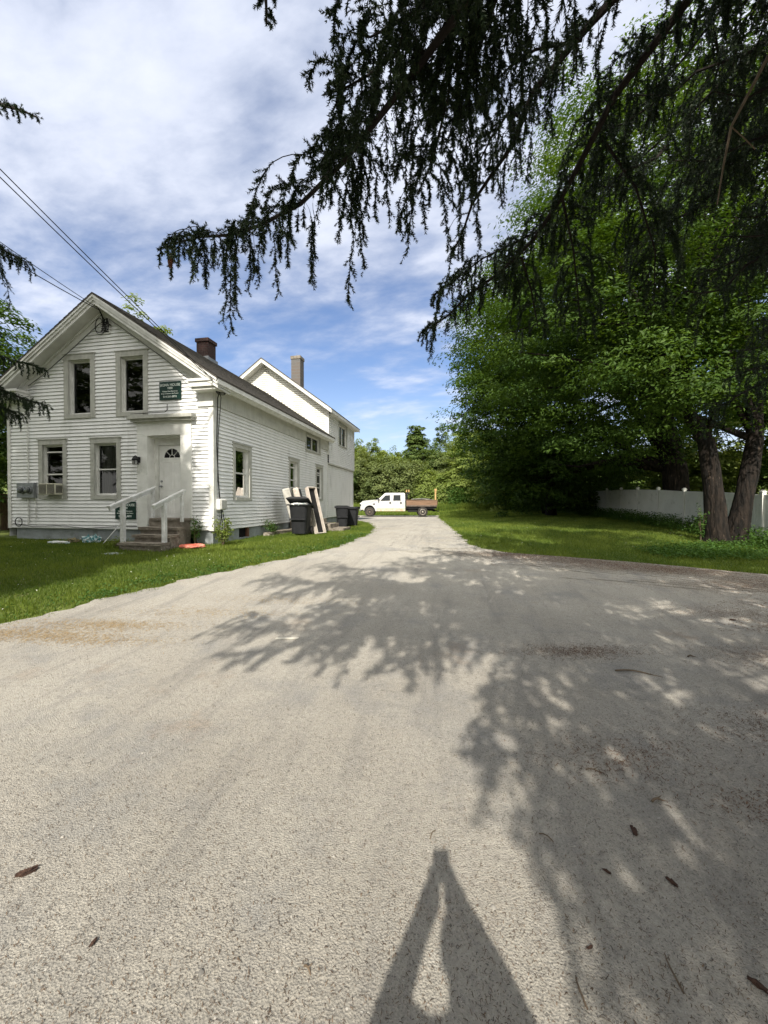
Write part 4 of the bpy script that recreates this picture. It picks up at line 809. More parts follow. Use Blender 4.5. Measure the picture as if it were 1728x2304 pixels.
def tree(name, label, cat, base, ells, nclump, per, lsize, mat, bark, trunks, rc=.8, limbs=16, lo=.5, flat=.30, group=None, droop=.35, seed=1, trunk_r=.3, keep=None):
    rs = np.random.RandomState(seed); t = empty(name, P(*base), label=label, cat=cat, group=group)
    c, d = sample_ell(ells, nclump, lo, rs)
    if keep is not None: k = keep(c); c, d = c[k], d[k]
    n = len(c); rr = rc * rs.uniform(.55, 1.35, n)
    C = np.repeat(c, per, 0); Dr = np.repeat(d, per, 0); Rr = np.repeat(rr, per)
    q = unit(rs.normal(size=(n * per, 3))) * (rs.uniform(0, 1, n * per) ** .45)[:, None]
    off = q * Rr[:, None]; rad2 = (q[:, 0] ** 2 + q[:, 1] ** 2); off[:, 2] = off[:, 2] * flat - droop * rad2 * Rr
    nn = unit(np.array([0, 0, 1.0]) + Dr * .55 + np.column_stack([q[:, 0], q[:, 1], q[:, 2] * 0]) * .7 + rs.normal(size=(n * per, 3)) * .38)
    v = PN(leaves(C + off, nn, lsize, rs=rs)); tone = np.repeat(rs.uniform(0, 1, n) ** 1.3, per) * .7 + rs.uniform(0, 1, n * per) * .3
    npmesh('crown', v, 4, mat, t, tone)
    for tr in trunks:
        big_ = tr[0][3] > .4; pts = [P(*q[:3]) for q in tr]; rad_ = [q[3] for q in tr]
        if big_:
            cu = np.arange(len(tr)); fi = np.linspace(0, len(tr) - 1, (len(tr) - 1) * 14 + 1); A3 = np.array([list(q) for q in pts]); pts = [Vector([float(np.interp(x, cu, A3[:, c_])) for c_ in range(3)]) for x in fi]; rad_ = [float(np.interp(x, cu, rad_)) for x in fi]
        mb = MB(); mb.tube(pts, rad_, 44 if big_ else 12)
        if big_:
            ph_ = rs.uniform(0, 6, 8)
            for i_ in range(len(pts)):
                for j_ in range(44):
                    v0 = Vector(mb.v[i_ * 44 + j_]); rv = v0 - pts[i_]; a_ = j_ / 44 * 2 * math.pi; h_ = i_ * .16
                    f_ = .045 * abs(math.sin(a_ * 8 + ph_[0] + .9 * math.sin(h_ * 2.1 + a_))) + .04 * abs(math.sin(a_ * 13 + ph_[1] + 1.3 * math.sin(h_ * 3.3 + a_ * 2))) + .07 * math.sin(a_ * 2 + h_ * .8 + ph_[2]) * math.sin(h_ * 1.1 + ph_[3]) + rs.uniform(-.012, .012)
                    mb.v[i_ * 44 + j_] = tuple(pts[i_] + rv * (.95 + f_))
        o = mb.build('trunk', bark, t, smooth=True)
        tops = tr[len(tr) // 2:]
        mb = MB()
        for j in range(limbs):
            s = tops[rs.randint(len(tops))]; e = c[rs.randint(n)]; s_ = np.array(s[:3]); 
            if np.linalg.norm(e - s_) < 1: continue
            m1 = s_ * .62 + e * .38 + np.array([0, 0, np.linalg.norm(e - s_) * .10]); m2 = s_ * .25 + e * .75 + rs.normal(size=3) * .25
            r0 = min(s[3] * .5, .02 * np.linalg.norm(e - s_) + .03)
            mb.tube([P(*s_), P(*m1), P(*m2), P(*e)], [r0, r0 * .7, r0 * .4, .012], 6)
        if mb.v: mb.build('limbs', bark, t, smooth=True)
    return t
def tr(*p): return list(p)
# twin trunked maple and its neighbours
b0 = G(11.9, 13.6)
tree('maple_tree', 'big twin trunked maple with shaggy bark in front of the fence', 'tree', (11.9, 13.6, b0),
     [(8.2, 15.5, 8.6, 5.2, 5.0, 3.6), (11.6, 13.2, 6.0, 3.2, 2.2, 1.6), (11.9, 12.5, 5.0, 2.8, 1.3, 1.2), (11.0, 13.0, 4.6, 1.6, 1.0, .8), (9.6, 12.8, 6.4, 3.0, 1.8, 1.8), (9.2, 16, 5.2, 3.2, 3.0, 1.8), (11.5, 15.5, 12.5, 6.5, 6.5, 6.5), (13.5, 14, 7.5, 4.5, 4.5, 2.6), (6.5, 18.5, 10.0, 3.4, 3.6, 4.0), (11.5, 17.5, 15.5, 4.8, 4.5, 4.0)], 1750, 120, .074, m_maple, m_bark,
     [tr((11.78, 13.6, b0 - .3, .50), (11.76, 13.6, b0 + .25, .36), (11.72, 13.6, b0 + 1.2, .29), (11.62, 13.65, b0 + 2.4, .265), (11.45, 13.7, b0 + 3.6, .24), (11.0, 14.2, b0 + 5, .21), (10.3, 14.8, b0 + 8, .18), (10.2, 15.5, b0 + 12, .08)),
      tr((12.46, 13.6, b0 - .3, .48), (12.48, 13.6, b0 + .25, .34), (12.60, 13.55, b0 + 1.2, .28), (12.80, 13.5, b0 + 2.4, .26), (13.0, 13.5, b0 + 3.6, .24), (13.2, 13.8, b0 + 6, .20), (13, 14.5, b0 + 9, .16), (12.6, 15, b0 + 12, .08))],
     rc=.95, limbs=26, lo=.45, seed=3)
b1 = G(17.5, 22.5)
tree('maple_tree', 'tall dark maple standing behind the vinyl fence', 'tree', (17.5, 22.5, b1),
     [(15.0, 24, 8.5, 6.5, 6, 5.0), (12.5, 27, 5.0, 5, 5, 3.2), (16, 24, 15, 7.5, 7, 6), (10.5, 25, 8.0, 4.2, 4.5, 3.6), (10, 25.5, 13, 4.6, 4.5, 4.5)], 1150, 75, .12, m_maple, m_bark,
     [tr((17.3, 22.5, b1 - .3, .85), (17.2, 22.5, b1 + .6, .70), (17.0, 22.5, b1 + 3, .62), (16.5, 23, b1 + 7, .42), (16, 24, b1 + 14, .14))], rc=1.15, limbs=24, lo=.5, seed=5)
b2 = G(9.5, 25.5)
tree('maple_tree', 'bright green maple at the left end of the tree row, its crown over the lawn', 'tree', (13.5, 31, G(13.5, 31)),
     [(7.3, 25.6, 7.6, 3.0, 3.6, 3.6), (8.2, 26, 11.8, 3.6, 4, 4.4), (10.5, 29, 8, 4.5, 4, 5.6), (11, 29, 4.0, 5.0, 4, 3.2)], 950, 65, .125, m_maple, m_bark,
     [tr((13.5, 31, 0, .45), (13.3, 30.8, 3, .36), (12, 29.6, 7, .26), (9.5, 27.5, 11, .12))], rc=1.05, limbs=20, lo=.45, seed=8)
# hedge row of young trees between the fence and the meadow
k = 0
for (l, d, h, w, mt, lab) in ((15.0, 36, 8.5, 3.6, m_maple, 'dense young tree just past the left end of the fence'), (13.4, 42, 9.5, 4.2, m_leaf2, 'paler bushy tree in the row beyond the maples'), (12.8, 50, 11.5, 4.6, m_leaf2, 'rounded light green tree at the far end of the tree row'),
                              (9.6, 56, 8.5, 3.6, m_leaf4, 'greyish bushy tree at the meadow edge right of the pickup'), (19, 33, 9, 4, m_maple, 'dark young tree behind the far end of the fence'), (22, 26, 8, 4.2, m_leaf2, 'sunlit tree seen over the fence'), (25, 19, 7, 4, m_leaf2, 'sunlit bushy tree behind the right end of the fence'), (27, 23, 15, 6, m_maple, 'tall dark maple far behind the right end of the fence'), (22, 17, 14, 4.5, m_maple, 'tall maple behind the fence at the right edge')):
    z0 = G(l, d); k += 1
    tree('young_tree', lab, 'tree', (l, d, z0), [(l, d, z0 + h * .55, w, w, h * .46), (l - w * .3, d - 1, z0 + h * .32, w * .8, w * .7, h * .30)], 330, 55, .15 if h < 12 else .17, mt, m_bark,
         [tr((l, d, z0 - .3, .22), (l + .1, d, z0 + h * .4, .16), (l, d, z0 + h * .85, .05))], rc=.85, limbs=10, lo=.55, seed=20 + k, group='trees along the fence and meadow')
# background: trees and shrubs behind the pickup
for j, (l, d, h, w, mt, lab) in enumerate((
    (-7.5, 52, 9.0, 3.8, m_leaf3, 'dark round tree right behind the end of the house'), (-3.3, 54, 8.0, 3.8, m_leaf4, 'grey green bushy tree behind the front of the pickup'), (-9.5, 58, 11.5, 4, m_leaf2, 'light green tree half hidden by the house'),
    (.4, 52, 6.8, 3.4, m_leaf4, 'low willowy tree behind the cab of the pickup'), (3.6, 53, 6.6, 3.2, m_leaf4, 'low willowy tree behind the flatbed'), (7.2, 58, 8.6, 3.6, m_leaf3, 'dark layered tree right of the tall narrow one'),
    (5.9, 52, 5.0, 2.6, m_leaf2, 'bright green bush behind the tail of the pickup'), (8.6, 50, 4.6, 2.4, m_leaf2, 'bright green bush at the meadow edge'), (-2.6, 68, 11, 4.5, m_leaf2, 'yellow green tree on the rise behind the pickup'), (-7, 76, 12.5, 5, m_leaf3, 'broad dark tree on the rise beside the house'), (2.6, 74, 10, 4.5, m_leaf2, 'pale tree below the tall narrow tree'), (11.5, 72, 14, 5, m_leaf3, 'dark pine on the rise right of the tall narrow tree'), (15.5, 66, 13, 5, m_leaf2, 'light tree on the rise above the tree row'))):
    z0 = G(l, d); ww = w
    tree('background_tree', lab, 'tree', (l, d, z0), [(l, d, z0 + h * .56, ww, ww * .8, h * .44), (l - ww * .35, d - .8, z0 + h * .30, ww * .75, ww * .6, h * .28), (l + ww * .4, d - .4, z0 + h * .36, ww * .7, ww * .6, h * .30)], 330, 75, .15 if d < 60 else .19, mt, m_twig if mt is m_leaf4 else m_bark,
         [tr((l, d, z0 - .3, .15), (l + .2, d, z0 + h * .4, .10), (l, d, z0 + h * .9, .03))], rc=.75, limbs=12, lo=.5, seed=50 + j, group='trees behind the pickup', droop=.12, flat=.75)
z0 = G(4.9, 60)
tree('background_tree', 'tall narrow ivy covered tree with a notched top against the sky', 'tree', (4.9, 60, z0), [(4.7, 60, z0 + 4.5, 3.0, 2.4, 4.0), (5.0, 60, z0 + 8.4, 1.75, 1.6, 3.6), (4.6, 60, z0 + 11.2, .95, .9, 1.9), (5.6, 60, z0 + 11.3, .85, .9, 1.9), (3.4, 60, z0 + 6.0, 1.5, 1.3, 1.2), (5.0, 60, z0 + 9.5, 1.5, 1.3, 3.0)], 700, 70, .15, m_leaf3, m_bark,
     [tr((4.9, 60, z0 - .3, .25), (4.9, 60, z0 + 6, .18), (5, 60, z0 + 12, .05))], rc=.55, limbs=8, lo=.3, seed=77, group='trees behind the pickup', droop=.4)
for j, (l, d, h, w) in enumerate(((-52, -6, 24, 8), (-50, -22, 25, 8), (-38, -33, 24, 8), (-62, -14, 26, 9), (-18, -42, 25, 8), (0, -44, 22, 8), (20, -38, 21, 8))):
    tree('street_tree', ('first', 'second', 'third', 'fourth', 'fifth', 'sixth', 'seventh')[j] + ' tall leafy tree across the street counting from the house side', 'tree', (l, d, 0), [(l, d, h * .62, w, w, h * .38), (l - 2, d, h * .32, w * .7, w * .7, h * .26)], 260, 45, .42, m_leaf3, m_bark, [tr((l, d, -.3, .5), (l, d, h * .4, .35), (l, d, h * .9, .08))], rc=1.6, limbs=6, lo=.5, seed=130 + j, group='trees across the street')
# trees left of and behind the house
for j, (l, d, h, w, mt, lab) in enumerate(((-15.2, 13.2, 9.2, 3.4, m_maple, 'leafy tree crowding the left end of the house'), (-17.5, 16.5, 7.0, 4.0, m_leaf3, 'dark shrubby tree behind the board fence'), (-20.6, 33.0, 18.0, 3.0, m_leaf2, 'tree crown just showing above the front roof'))):
    z0 = G(l, d)
    tree('yard_tree', lab, 'tree', (l, d, z0), [(l, d, z0 + h * .62, w, w, h * .36), (l - .5, d, z0 + h * .30, w * .8, w * .8, h * .24)], 420, 70, .09 if d < 20 else .16, mt, m_bark,
         [tr((l, d, z0 - .3, .28), (l + .2, d, z0 + h * .4, .2), (l, d, z0 + h * .9, .05))], rc=.7, limbs=12, lo=.45, seed=90 + j, group='trees around the house')
# the wood on the hill: one mass
n = 1500; rs = np.random.RandomState(5); d_ = rs.uniform(86, 330, n); l_ = rs.uniform(-.95, 1.25, n) * d_; z_ = g(l_, d_)
cr = rs.uniform(3.2, 5.5, n); C = np.stack([l_, d_, z_ + cr * .9], 1); per = 75
q = unit(rs.normal(size=(n * per, 3))); q[:, 2] = np.abs(q[:, 2]) * 1.2 - .25; CC = np.repeat(C, per, 0) + q * np.repeat(cr, per)[:, None] * rs.uniform(.7, 1.05, (n * per, 1))
tone = np.repeat(rs.uniform(0, 1, n), per) * .7 + rs.uniform(0, .3, n * per)
tag(npmesh('distant_wood', PN(leaves(CC, unit(q + rs.normal(size=q.shape) * .4), .62, 1.0, rs)), 4, m_leaf3, None, tone), kind='stuff', label='wooded hillside along the skyline beyond the pickup', cat='wood')
# distant roof
t = empty('distant_shed', P(-8.2, 70, G(-8.2, 70)), label='pale metal roof and wall of a distant shed beside the house corner', cat='shed')
zs = G(-8.2, 46) + 3.2
c = P(-6.2, 44, 0); mb = MB(); mb.box(c.x - 3, c.x + 1.0, c.y, c.y + 3, .5, 2.9); mb.build('wall', m_siding, t)
mb = MB(); mb.prism([(c.x - 3.2, 4.1), (c.x + .0, 4.1), (c.x + 1.2, 2.85), (c.x - 3.2, 2.85)], c.y - .2, c.y + 3.2); mb.build('roof', M('pale_metal_roof', (.42, .44, .46), .5, (.36, .38, .40), 2, 3), t)
# ------------------------------------------------------------------ spruces
def needles(p0, p1, per_m, ln, wd, rs, spread=.9):
    p0 = np.asarray(p0); p1 = np.asarray(p1); L_ = np.linalg.norm(p1 - p0, axis=1); cnt = np.maximum(3, (L_ * per_m).astype(int)); idx = np.repeat(np.arange(len(L_)), cnt)
    t_ = rs.uniform(0, 1, len(idx)); ax = unit(p1 - p0)[idx]; base = p0[idx] + (p1 - p0)[idx] * t_[:, None]
    r = unit(rs.normal(size=ax.shape)); r = unit(r - ax * (r * ax).sum(1, keepdims=True)); d = unit(r * spread + ax * .75); l2 = ln * rs.uniform(.7, 1.15, len(idx)) * (1 - .35 * t_ ** 4)
    w = unit(np.cross(d, rs.normal(size=d.shape))) * wd / 2
    return np.stack([base - w, base + w, base + d * l2[:, None]], 1).reshape(-1, 3)
def branchlet(rs, w, h, stp, sh, nside, bare):
    """one hanging branchlet, leaving along +x and drooping: wood segments (p0, p1) and shoots (p0, p1)"""
    q = np.zeros(3); dr = np.array([1.0, 0, rs.uniform(.0, .35)]); line = [q]; k = 0
    while k * stp < w + h:
        dr = dr + np.array([0, 0, -1.0]) * (1.0 if k * stp > w else .25) * stp * 7 + rs.normal(size=3) * .11; dr /= np.linalg.norm(dr); q = q + dr * stp; line.append(q); k += 1
    A = []; B = []; W0 = list(line[:-1]); W1 = list(line[1:]); k0 = 1 if not bare else int(len(line) * bare)
    for i in range(k0, len(line)):
        a, b = line[i - 1], line[i]; A.append(a); B.append(b); dd_ = (b - a) / np.linalg.norm(b - a); fr = i / len(line)
        for _ in range(nside):
            if rs.uniform() < .8:
                r = rs.normal(size=3); r -= dd_ * r.dot(dd_); r /= np.linalg.norm(r); e = dd_ * .9 + r * .75 + np.array([0, 0, -.45]); e /= np.linalg.norm(e)
                ln = sh * rs.uniform(.5, 1.5) * (1.15 - .5 * fr); A.append(b); B.append(b + e * ln)
                if rs.uniform() < .35 and ln > sh: e2 = e + rs.normal(size=3) * .5; e2 /= np.linalg.norm(e2); A.append(b + e * ln * .6); B.append(b + e * ln * .6 + e2 * sh * .6)
    return [np.array(x) for x in (W0, W1, A, B)]
_rt = np.random.RandomState(99)
BF = [branchlet(_rt, _rt.uniform(.06, .18), _rt.uniform(.30, .75), .052, .105, 2, [0, 0, .35, .55][i % 4]) for i in range(28)]
BC = [branchlet(_rt, _rt.uniform(.2, .5), _rt.uniform(.3, .7), .11, .18, 2, 0) for i in range(14)]
def spray(pts, rs, step, hang, side, fine=True, start=0.0):
    """hanging branchlets all along a limb given as (l, d, z) points: wood segments and shoots"""
    pts = np.array(pts, float); seg = np.linalg.norm(np.diff(pts, axis=0), axis=1); cum = np.concatenate([[0], np.cumsum(seg)]); tot = cum[-1]
    out = [[], [], [], []]; s = tot * start; flip = 1; lib = BF if fine else BC
    while s < tot:
        p = np.array([np.interp(s, cum, pts[:, i]) for i in range(3)]); p2 = np.array([np.interp(min(s + .05, tot), cum, pts[:, i]) for i in range(3)]); ax = p2 - p
        if np.linalg.norm(ax) < 1e-4: ax = pts[-1] - pts[-2]
        ax /= np.linalg.norm(ax); lat = np.cross(ax, [0, 0, 1.0]); lat /= max(np.linalg.norm(lat), 1e-6); flip = -flip
        clump = .75 + .45 * math.sin(s * 9 + hang * 40) * math.sin(s * 3.7)
        tipf = .40 + .60 * min(1, (tot - s) / (min(tot * .25, .8) + .01))
        dr = lat * flip * rs.uniform(.4, 1.0) + ax * rs.uniform(.0, .9); az_ = math.atan2(dr[1], dr[0]); c_, s_ = math.cos(az_), math.sin(az_)
        Rz = np.array([[c_, -s_, 0], [s_, c_, 0], [0, 0, 1]]); sc = hang * clump * tipf * rs.uniform(.55, 1.35); scx = np.array([sc * .4 + side, sc * .4 + side, sc])
        T_ = lib[rs.randint(len(lib))]
        for i in range(4): out[i].append(p + (T_[i] * (sc if fine else scx)) @ Rz.T)
        if rs.uniform() < .8:   # short shoots on top of the limb
            r = lat * rs.normal() * .6 + np.array([0, 0, rs.uniform(.2, .9)]) + ax * .8; r /= np.linalg.norm(r); out[2].append(p[None]); out[3].append((p + r * (.07 if fine else .16) * rs.uniform(.7, 1.5))[None])
        s += step * rs.uniform(.6, 1.4)
    out[2].append(pts[-2][None]); out[3].append(pts[-1][None])
    return [np.concatenate(x) for x in out]
def ribbons(p0, p1, w):
    d = unit(p1 - p0); a = unit(np.cross(d, [.31, .95, .05])) * w / 2; b = unit(np.cross(d, [.95, -.31, .05])) * w / 2
    return np.concatenate([np.stack([p0 - k, p0 + k, p1 + k, p1 - k], 1).reshape(-1, 3) for k in (a, b)])
def limb(parent, pts, r0, r1, step, hang, side, seed, fine=True, start=0.0, subs=(), label=None, dens=1.0):
    rs = np.random.RandomState(seed); n = len(pts); mb = MB(); mb.tube([P(*q) for q in pts], [r0 + (r1 - r0) * i / (n - 1) for i in range(n)], 7)
    S_ = [spray(pts, rs, step, hang, side, fine, start)]
    for sp_ in subs:
        mb.tube([P(*q) for q in sp_], [r0 * .35 + (.004 - r0 * .35) * i / (len(sp_) - 1) for i in range(len(sp_))], 6); S_.append(spray(sp_, rs, step * 1.0, hang * .9, side * .8, fine))
    W0, W1, A, B = [np.concatenate([q[i] for q in S_]) for i in range(4)]
    o = mb.build('branch', m_sbark, parent)
    if label: o['label'] = label
    npmesh('twigs', PN(ribbons(W0, W1, .005 if fine else .012)), 4, m_sbark, o)
    v = needles(A, B, (430 if fine else 75) * dens, .026 if fine else .06, .0068 if fine else .028, rs); nt_ = len(v) // 3
    npmesh('needles', PN(v), 3, m_needle, o, rs.uniform(0, 1, nt_) ** 1.5)
    return o
def whole_limb(parent, src, base, az_, scale, tilt=0.0):
    """a copy of a built limb with its needles, turned about the trunk"""
    c = src.copy(); COL.objects.link(c); c.parent = parent; c.matrix_parent_inverse = Matrix(); c.matrix_local = parent.matrix_world.inverted() @ Matrix.LocRotScale(P(*base), Quaternion((0, 0, 1), az_) @ Quaternion((0, 1, 0), tilt), Vector((scale,) * 3))
    for ch in src.children: d = ch.copy(); COL.objects.link(d); d.parent = c; d.matrix_parent_inverse = Matrix(); d.matrix_local = Matrix()
    return c
def drop(a, b, n=7, sagz=.5, up=.25, rs=RS):
    a, b = np.array(a, float), np.array(b, float); o = []
    for i in range(n):
        t_ = i / (n - 1); p = a + (b - a) * t_; p[2] -= sagz * math.sin(math.pi * t_ * .9) - up * t_ ** 4; p[:2] += rs.normal(size=2) * .05 * (0 < i < n - 1); o.append(tuple(p))
    return o
def inview(q, pad=60, right=99999):
    l, d, z = q
    if d < .3: return False
    px, py = 864 + 865 * l / d, 1131 - 865 * (z - 1.6) / d
    return -pad < px < right and py > -pad
TX, TD = 4.6, -1.0
sp = empty('spruce_tree', P(TX, TD, G(TX, TD)), label='large overhanging spruce with drooping dark branches in the upper right foreground', cat='tree')
mb = MB(); mb.tube([P(TX, TD, G(TX, TD) - .3), P(TX, TD, .6), P(TX, TD + .05, 6), P(TX, TD, 12), P(TX, TD, 19)], [.52, .40, .30, .18, .03], 16); mb.build('trunk', m_sbark, sp, smooth=True)
A_ = [(-1.661, 3.0, 3.56), (-1.592, 3.0, 3.615), (-1.417, 2.97, 3.635), (-1.158, 2.9, 3.601), (-0.901, 2.8, 3.598), (-0.567, 2.65, 3.641), (-0.261, 2.45, 3.742), (0.001, 2.25, 3.863), (0.176, 2.1, 3.934), (0.307, 1.98, 3.99), (0.429, 1.9, 4.07), (1.0, 1.5, 4.35), (2.2, .7, 4.7), (3.4, -.2, 4.9), (TX, TD, 4.9)][::-1]
limb(sp, A_, .030, .005, .027, .92, .1, 1, start=.30, subs=[[(0.2, 2.05, 3.97), (0.126, 2.1, 4.155), (0.054, 2.2, 4.122), (-0.079, 2.25, 4.074), (-0.231, 2.3, 4.048), (-0.299, 2.3, 3.927)], [(.50, 1.85, 4.1), (0.176, 2.1, 4.253), (0.051, 2.1, 4.17), (-0.077, 2.2, 4.225), (-0.181, 2.2, 4.251)],
     [(-.1, 2.35, 3.80), (-.25, 2.5, 3.92), (-.33, 2.6, 3.90), (-.42, 2.65, 3.80)], [(1.1, 1.5, 4.38), (.75, 1.9, 4.42), (.50, 2.2, 4.40), (.25, 2.3, 4.5)], [(.6, 1.8, 4.16), (.55, 2.2, 4.2), (.50, 2.5, 4.18), (.42, 2.8, 4.1)], [(.35, 1.95, 4.02), (.38, 2.3, 4.0), (.33, 2.7, 3.95), (.25, 2.9, 3.9)]])
B_ = [(0.39, 4.2, 3.435), (0.668, 4.15, 3.591), (0.895, 4.1, 3.801), (1.222, 4.0, 3.994), (1.502, 3.9, 4.244), (1.679, 3.7, 4.485), (1.774, 3.5, 4.672), (1.9, 3.2, 4.95), (2.2, 2.7, 5.2), (3.2, 1.0, 5.6), (TX, TD, 6.0)][::-1]
limb(sp, B_, .040, .006, .032, .74, .1, 2, start=.25, subs=[[(1.578, 4.0, 4.397), (1.325, 4.1, 4.322), (1.056, 4.2, 4.239), (0.825, 4.3, 4.097), (0.558, 4.3, 3.908)], [(1.7, 3.7, 4.5), (2.0, 4.1, 4.3), (2.2, 4.4, 4.0), (2.35, 4.6, 3.6)], [(1.9, 3.4, 4.8), (2.4, 3.7, 4.6), (2.8, 4.0, 4.2), (3.0, 4.3, 3.8)], [(1.4, 3.95, 4.1), (1.6, 4.2, 3.9), (1.75, 4.4, 3.6)]])
C_ = [(0.634, 3.6, 3.917), (0.733, 3.6, 4.117), (0.795, 3.5, 4.296), (0.934, 3.4, 4.46), (1.102, 3.3, 4.648), (1.181, 3.1, 4.864), (1.426, 3.0, 5.092), (1.522, 2.9, 5.145), (1.75, 2.7, 5.25), (2.6, 1.6, 5.7), (TX, TD, 6.4)][::-1]
limb(sp, C_, .038, .006, .034, .70, .1, 3, start=.25, subs=[[(1.15, 3.2, 4.75), (0.997, 3.1, 4.718), (0.878, 3.2, 4.593), (0.827, 3.3, 4.531), (0.691, 3.4, 4.379)], [(1.5, 2.95, 5.1), (1.2, 3.1, 5.2), (1.0, 3.2, 5.15), (.8, 3.3, 5.0)]])
T_ = [(-.784, 2.6, 4.78), (-.784, 2.6, 4.9), (-.78, 2.55, 5.1), (-.6, 2.3, 5.3), (.6, 1.6, 5.9), (2.6, .3, 6.6), (TX, TD, 7.0)][::-1]
limb(sp, T_, .030, .005, .05, .34, .05, 4, start=.80)
def side_limbs(a, b):
    a, b = np.array(a, float), np.array(b, float); d = (b - a); n_ = np.array([-d[1], d[0], 0]) / np.linalg.norm(d[:2]); o = []
    for t_, k in ((.55, 1), (.62, -1), (.74, 1), (.80, -1), (.88, 1)):
        p = a + d * t_ - np.array([0, 0, .35 * math.sin(math.pi * t_ * .9)]); q = p + n_ * k * 1.5 * (1.15 - t_) * 1.6 + d / np.linalg.norm(d) * .9 * (1.3 - t_) - np.array([0, 0, .25]); o.append((tuple(p), tuple(q)))
    return o
# the dense curtains at the right: limbs fanning out from the trunk
cur = [((4.15, 4.7, 3.0), 4.9, .6), ((4.2, 4.8, 4.6), 5.8, .7), ((3.4, 4.8, 5.0), 6.3, .7), ((5.2, 5.6, 5.0), 6.4, .7), ((2.6, 4.6, 5.2), 6.9, .6), ((6.0, 6.2, 4.2), 5.4, .7), ((4.6, 6.0, 6.4), 7.6, .7), ((3.2, 5.4, 6.6), 8.0, .6), ((6.6, 7.0, 6.2), 7.0, .7), ((3.1, 3.0, 5.3), 6.6, .6), ((4.3, 4.0, 5.9), 7.4, .7), ((2.35, 2.7, 4.9), 6.2, .5), ((2.9, 3.2, 4.9), 6.0, .5), ((3.7, 4.4, 4.1), 5.6, .6)]
for j, (tip, z0, hg) in enumerate(cur):
    limb(sp, drop((TX, TD, z0), tip, 8, .35, .2, np.random.RandomState(j)), .046, .006, (.036 if tip[2] > 4.8 else .058), hg * 1.3, .1, 30 + j, start=.36, dens=.6, subs=[drop(*q, 5, .1, .1, np.random.RandomState(j + 40)) for q in side_limbs((TX, TD, z0), tip)])
# bare hanging branch
mb = MB(); mb.tube([P(2.75, 1.9, 4.75), P(2.4, 2.1, 4.45), P(2.167, 2.2, 4.117), P(2.073, 2.2, 3.937), P(1.963, 2.2, 3.726), P(1.92, 2.2, 3.5), P(1.889, 2.2, 3.29)], [.012, .010, .009, .008, .007, .005, .003], 6)
mb.tube([P(1.963, 2.2, 3.726), P(2.04, 2.2, 3.66), P(2.10, 2.2, 3.60)], .003, 5); o = mb.build('bare_branch', m_twig, sp); o['label'] = 'bare pale hanging branch'
# the rest of the crown, above and behind the camera: limbs copied round the trunk
depot = empty('spruce_limb_source', (0, 0, 0))
tmpl = [limb(depot, drop((0, 0, 0), (5.5, .2 * k, -.75), 7, .35, .45, np.random.RandomState(k)), .05, .008, .085, .85, .35, 200 + k, fine=False, start=.10,
             subs=[drop(*q, 5, .1, .1, np.random.RandomState(k + 40)) for q in side_limbs((0, 0, 0), (5.5, .2 * k, -.75))]) for k in range(4)]
SHL = [(-9, 1.0), (0, .9), (1.2, .75), (2, .85), (2.8, .25), (3.5, .0), (3.9, -1.2), (4.3, -2.0), (5.5, -2.5), (8.9, -2.9), (10.5, -2.2), (12, -.2), (13.5, 2.2), (16, 4.0), (30, 6)]
def lands_ok(q, m=0.0):
    l, d, z = q[0] + .162 * q[2], q[1] + 1.11 * q[2], q[2]
    return l > np.interp(d, [p[0] for p in SHL], [p[1] for p in SHL]) + m
rs = np.random.RandomState(77); cnt = 0
def crown(parent, tx, td, z0, z1, dz, per, radf, ok, seed, zmin=0):
    rs = np.random.RandomState(seed); n_ = 0
    for zi in np.arange(z0, z1, dz):
        for j in range(per):
            az_ = rs.uniform(0, 2 * math.pi); r_ = radf(zi) * rs.uniform(.8, 1.1)
            for tries in range(9):
                tip = np.array([tx + r_ * math.cos(az_), td + r_ * math.sin(az_), zi - .14 * r_ - .35]); root = np.array([tx, td, zi]); pts = [root + (tip - root) * t_ for t_ in (.3, .5, .7, .85, 1.0)]
                wide = [p + np.array([-math.sin(az_), math.cos(az_), 0]) * k * .16 * r_ for p in pts[2:] for k in (-1, 1)]
                if all(ok(p) for p in pts + wide) and not any(inview(p + np.array([0, 0, -.5]), 60) for p in pts + wide): break
                r_ *= .86
            if tries == 8 or r_ < .8: continue
            whole_limb(parent, tmpl[rs.randint(4)], (tx, td, zi), az_, r_ / 5.5, rs.uniform(-.06, .10)); n_ += 1
    return n_
print('limbs', crown(sp, TX, TD, 3.0, 15, .74, 5, lambda z: 7.6 * max(0, 1 - (z - 3) / 16.5) ** .75 + .3, lands_ok, 77))
for k, (l_, d_, z_) in enumerate(((-2.1, 4.6, 5.0), (-1.2, 5.0, 5.6), (-2.3, 6.9, 6.8), (-1.4, 8.0, 7.6), (-.6, 6.3, 6.0), (-.1, 4.4, 5.2), (.3, 8.6, 8.4), (.80, 1.15, 3.9), (.6, 1.6, 4.1), (.55, 2.2, 4.0), (1.7, 1.9, 4.2), (1.35, 1.25, 4.1), (.75, 2.7, 4.2), (1.9, 2.5, 4.8), (2.6, 3.2, 5.2), (1.5, 3.7, 4.6), (3.4, 4.4, 5.8), (2.0, 4.6, 5.6), (4.4, 3.4, 4.6), (1.0, 5.4, 6.2))):
    tip = np.array([l_ - .162 * z_, d_ - 1.11 * z_, z_]); root = np.array([TX, TD, z_ + .9]); mid = tip + (root - tip) * .36
    limb(sp, drop(root, tip, 8, .3, .25, np.random.RandomState(k)), .045, .008, .085, .80, .30, 300 + k, fine=False, start=.66, subs=[drop(tip + (root - tip) * f_, tip + (root - tip) * (f_ - .12) + np.array([o_ * .25, o_ * .75, -.1]), 5, .05, .1, np.random.RandomState(k)) for f_, o_ in ((.30, 1), (.22, -1), (.12, 1))], dens=.8)
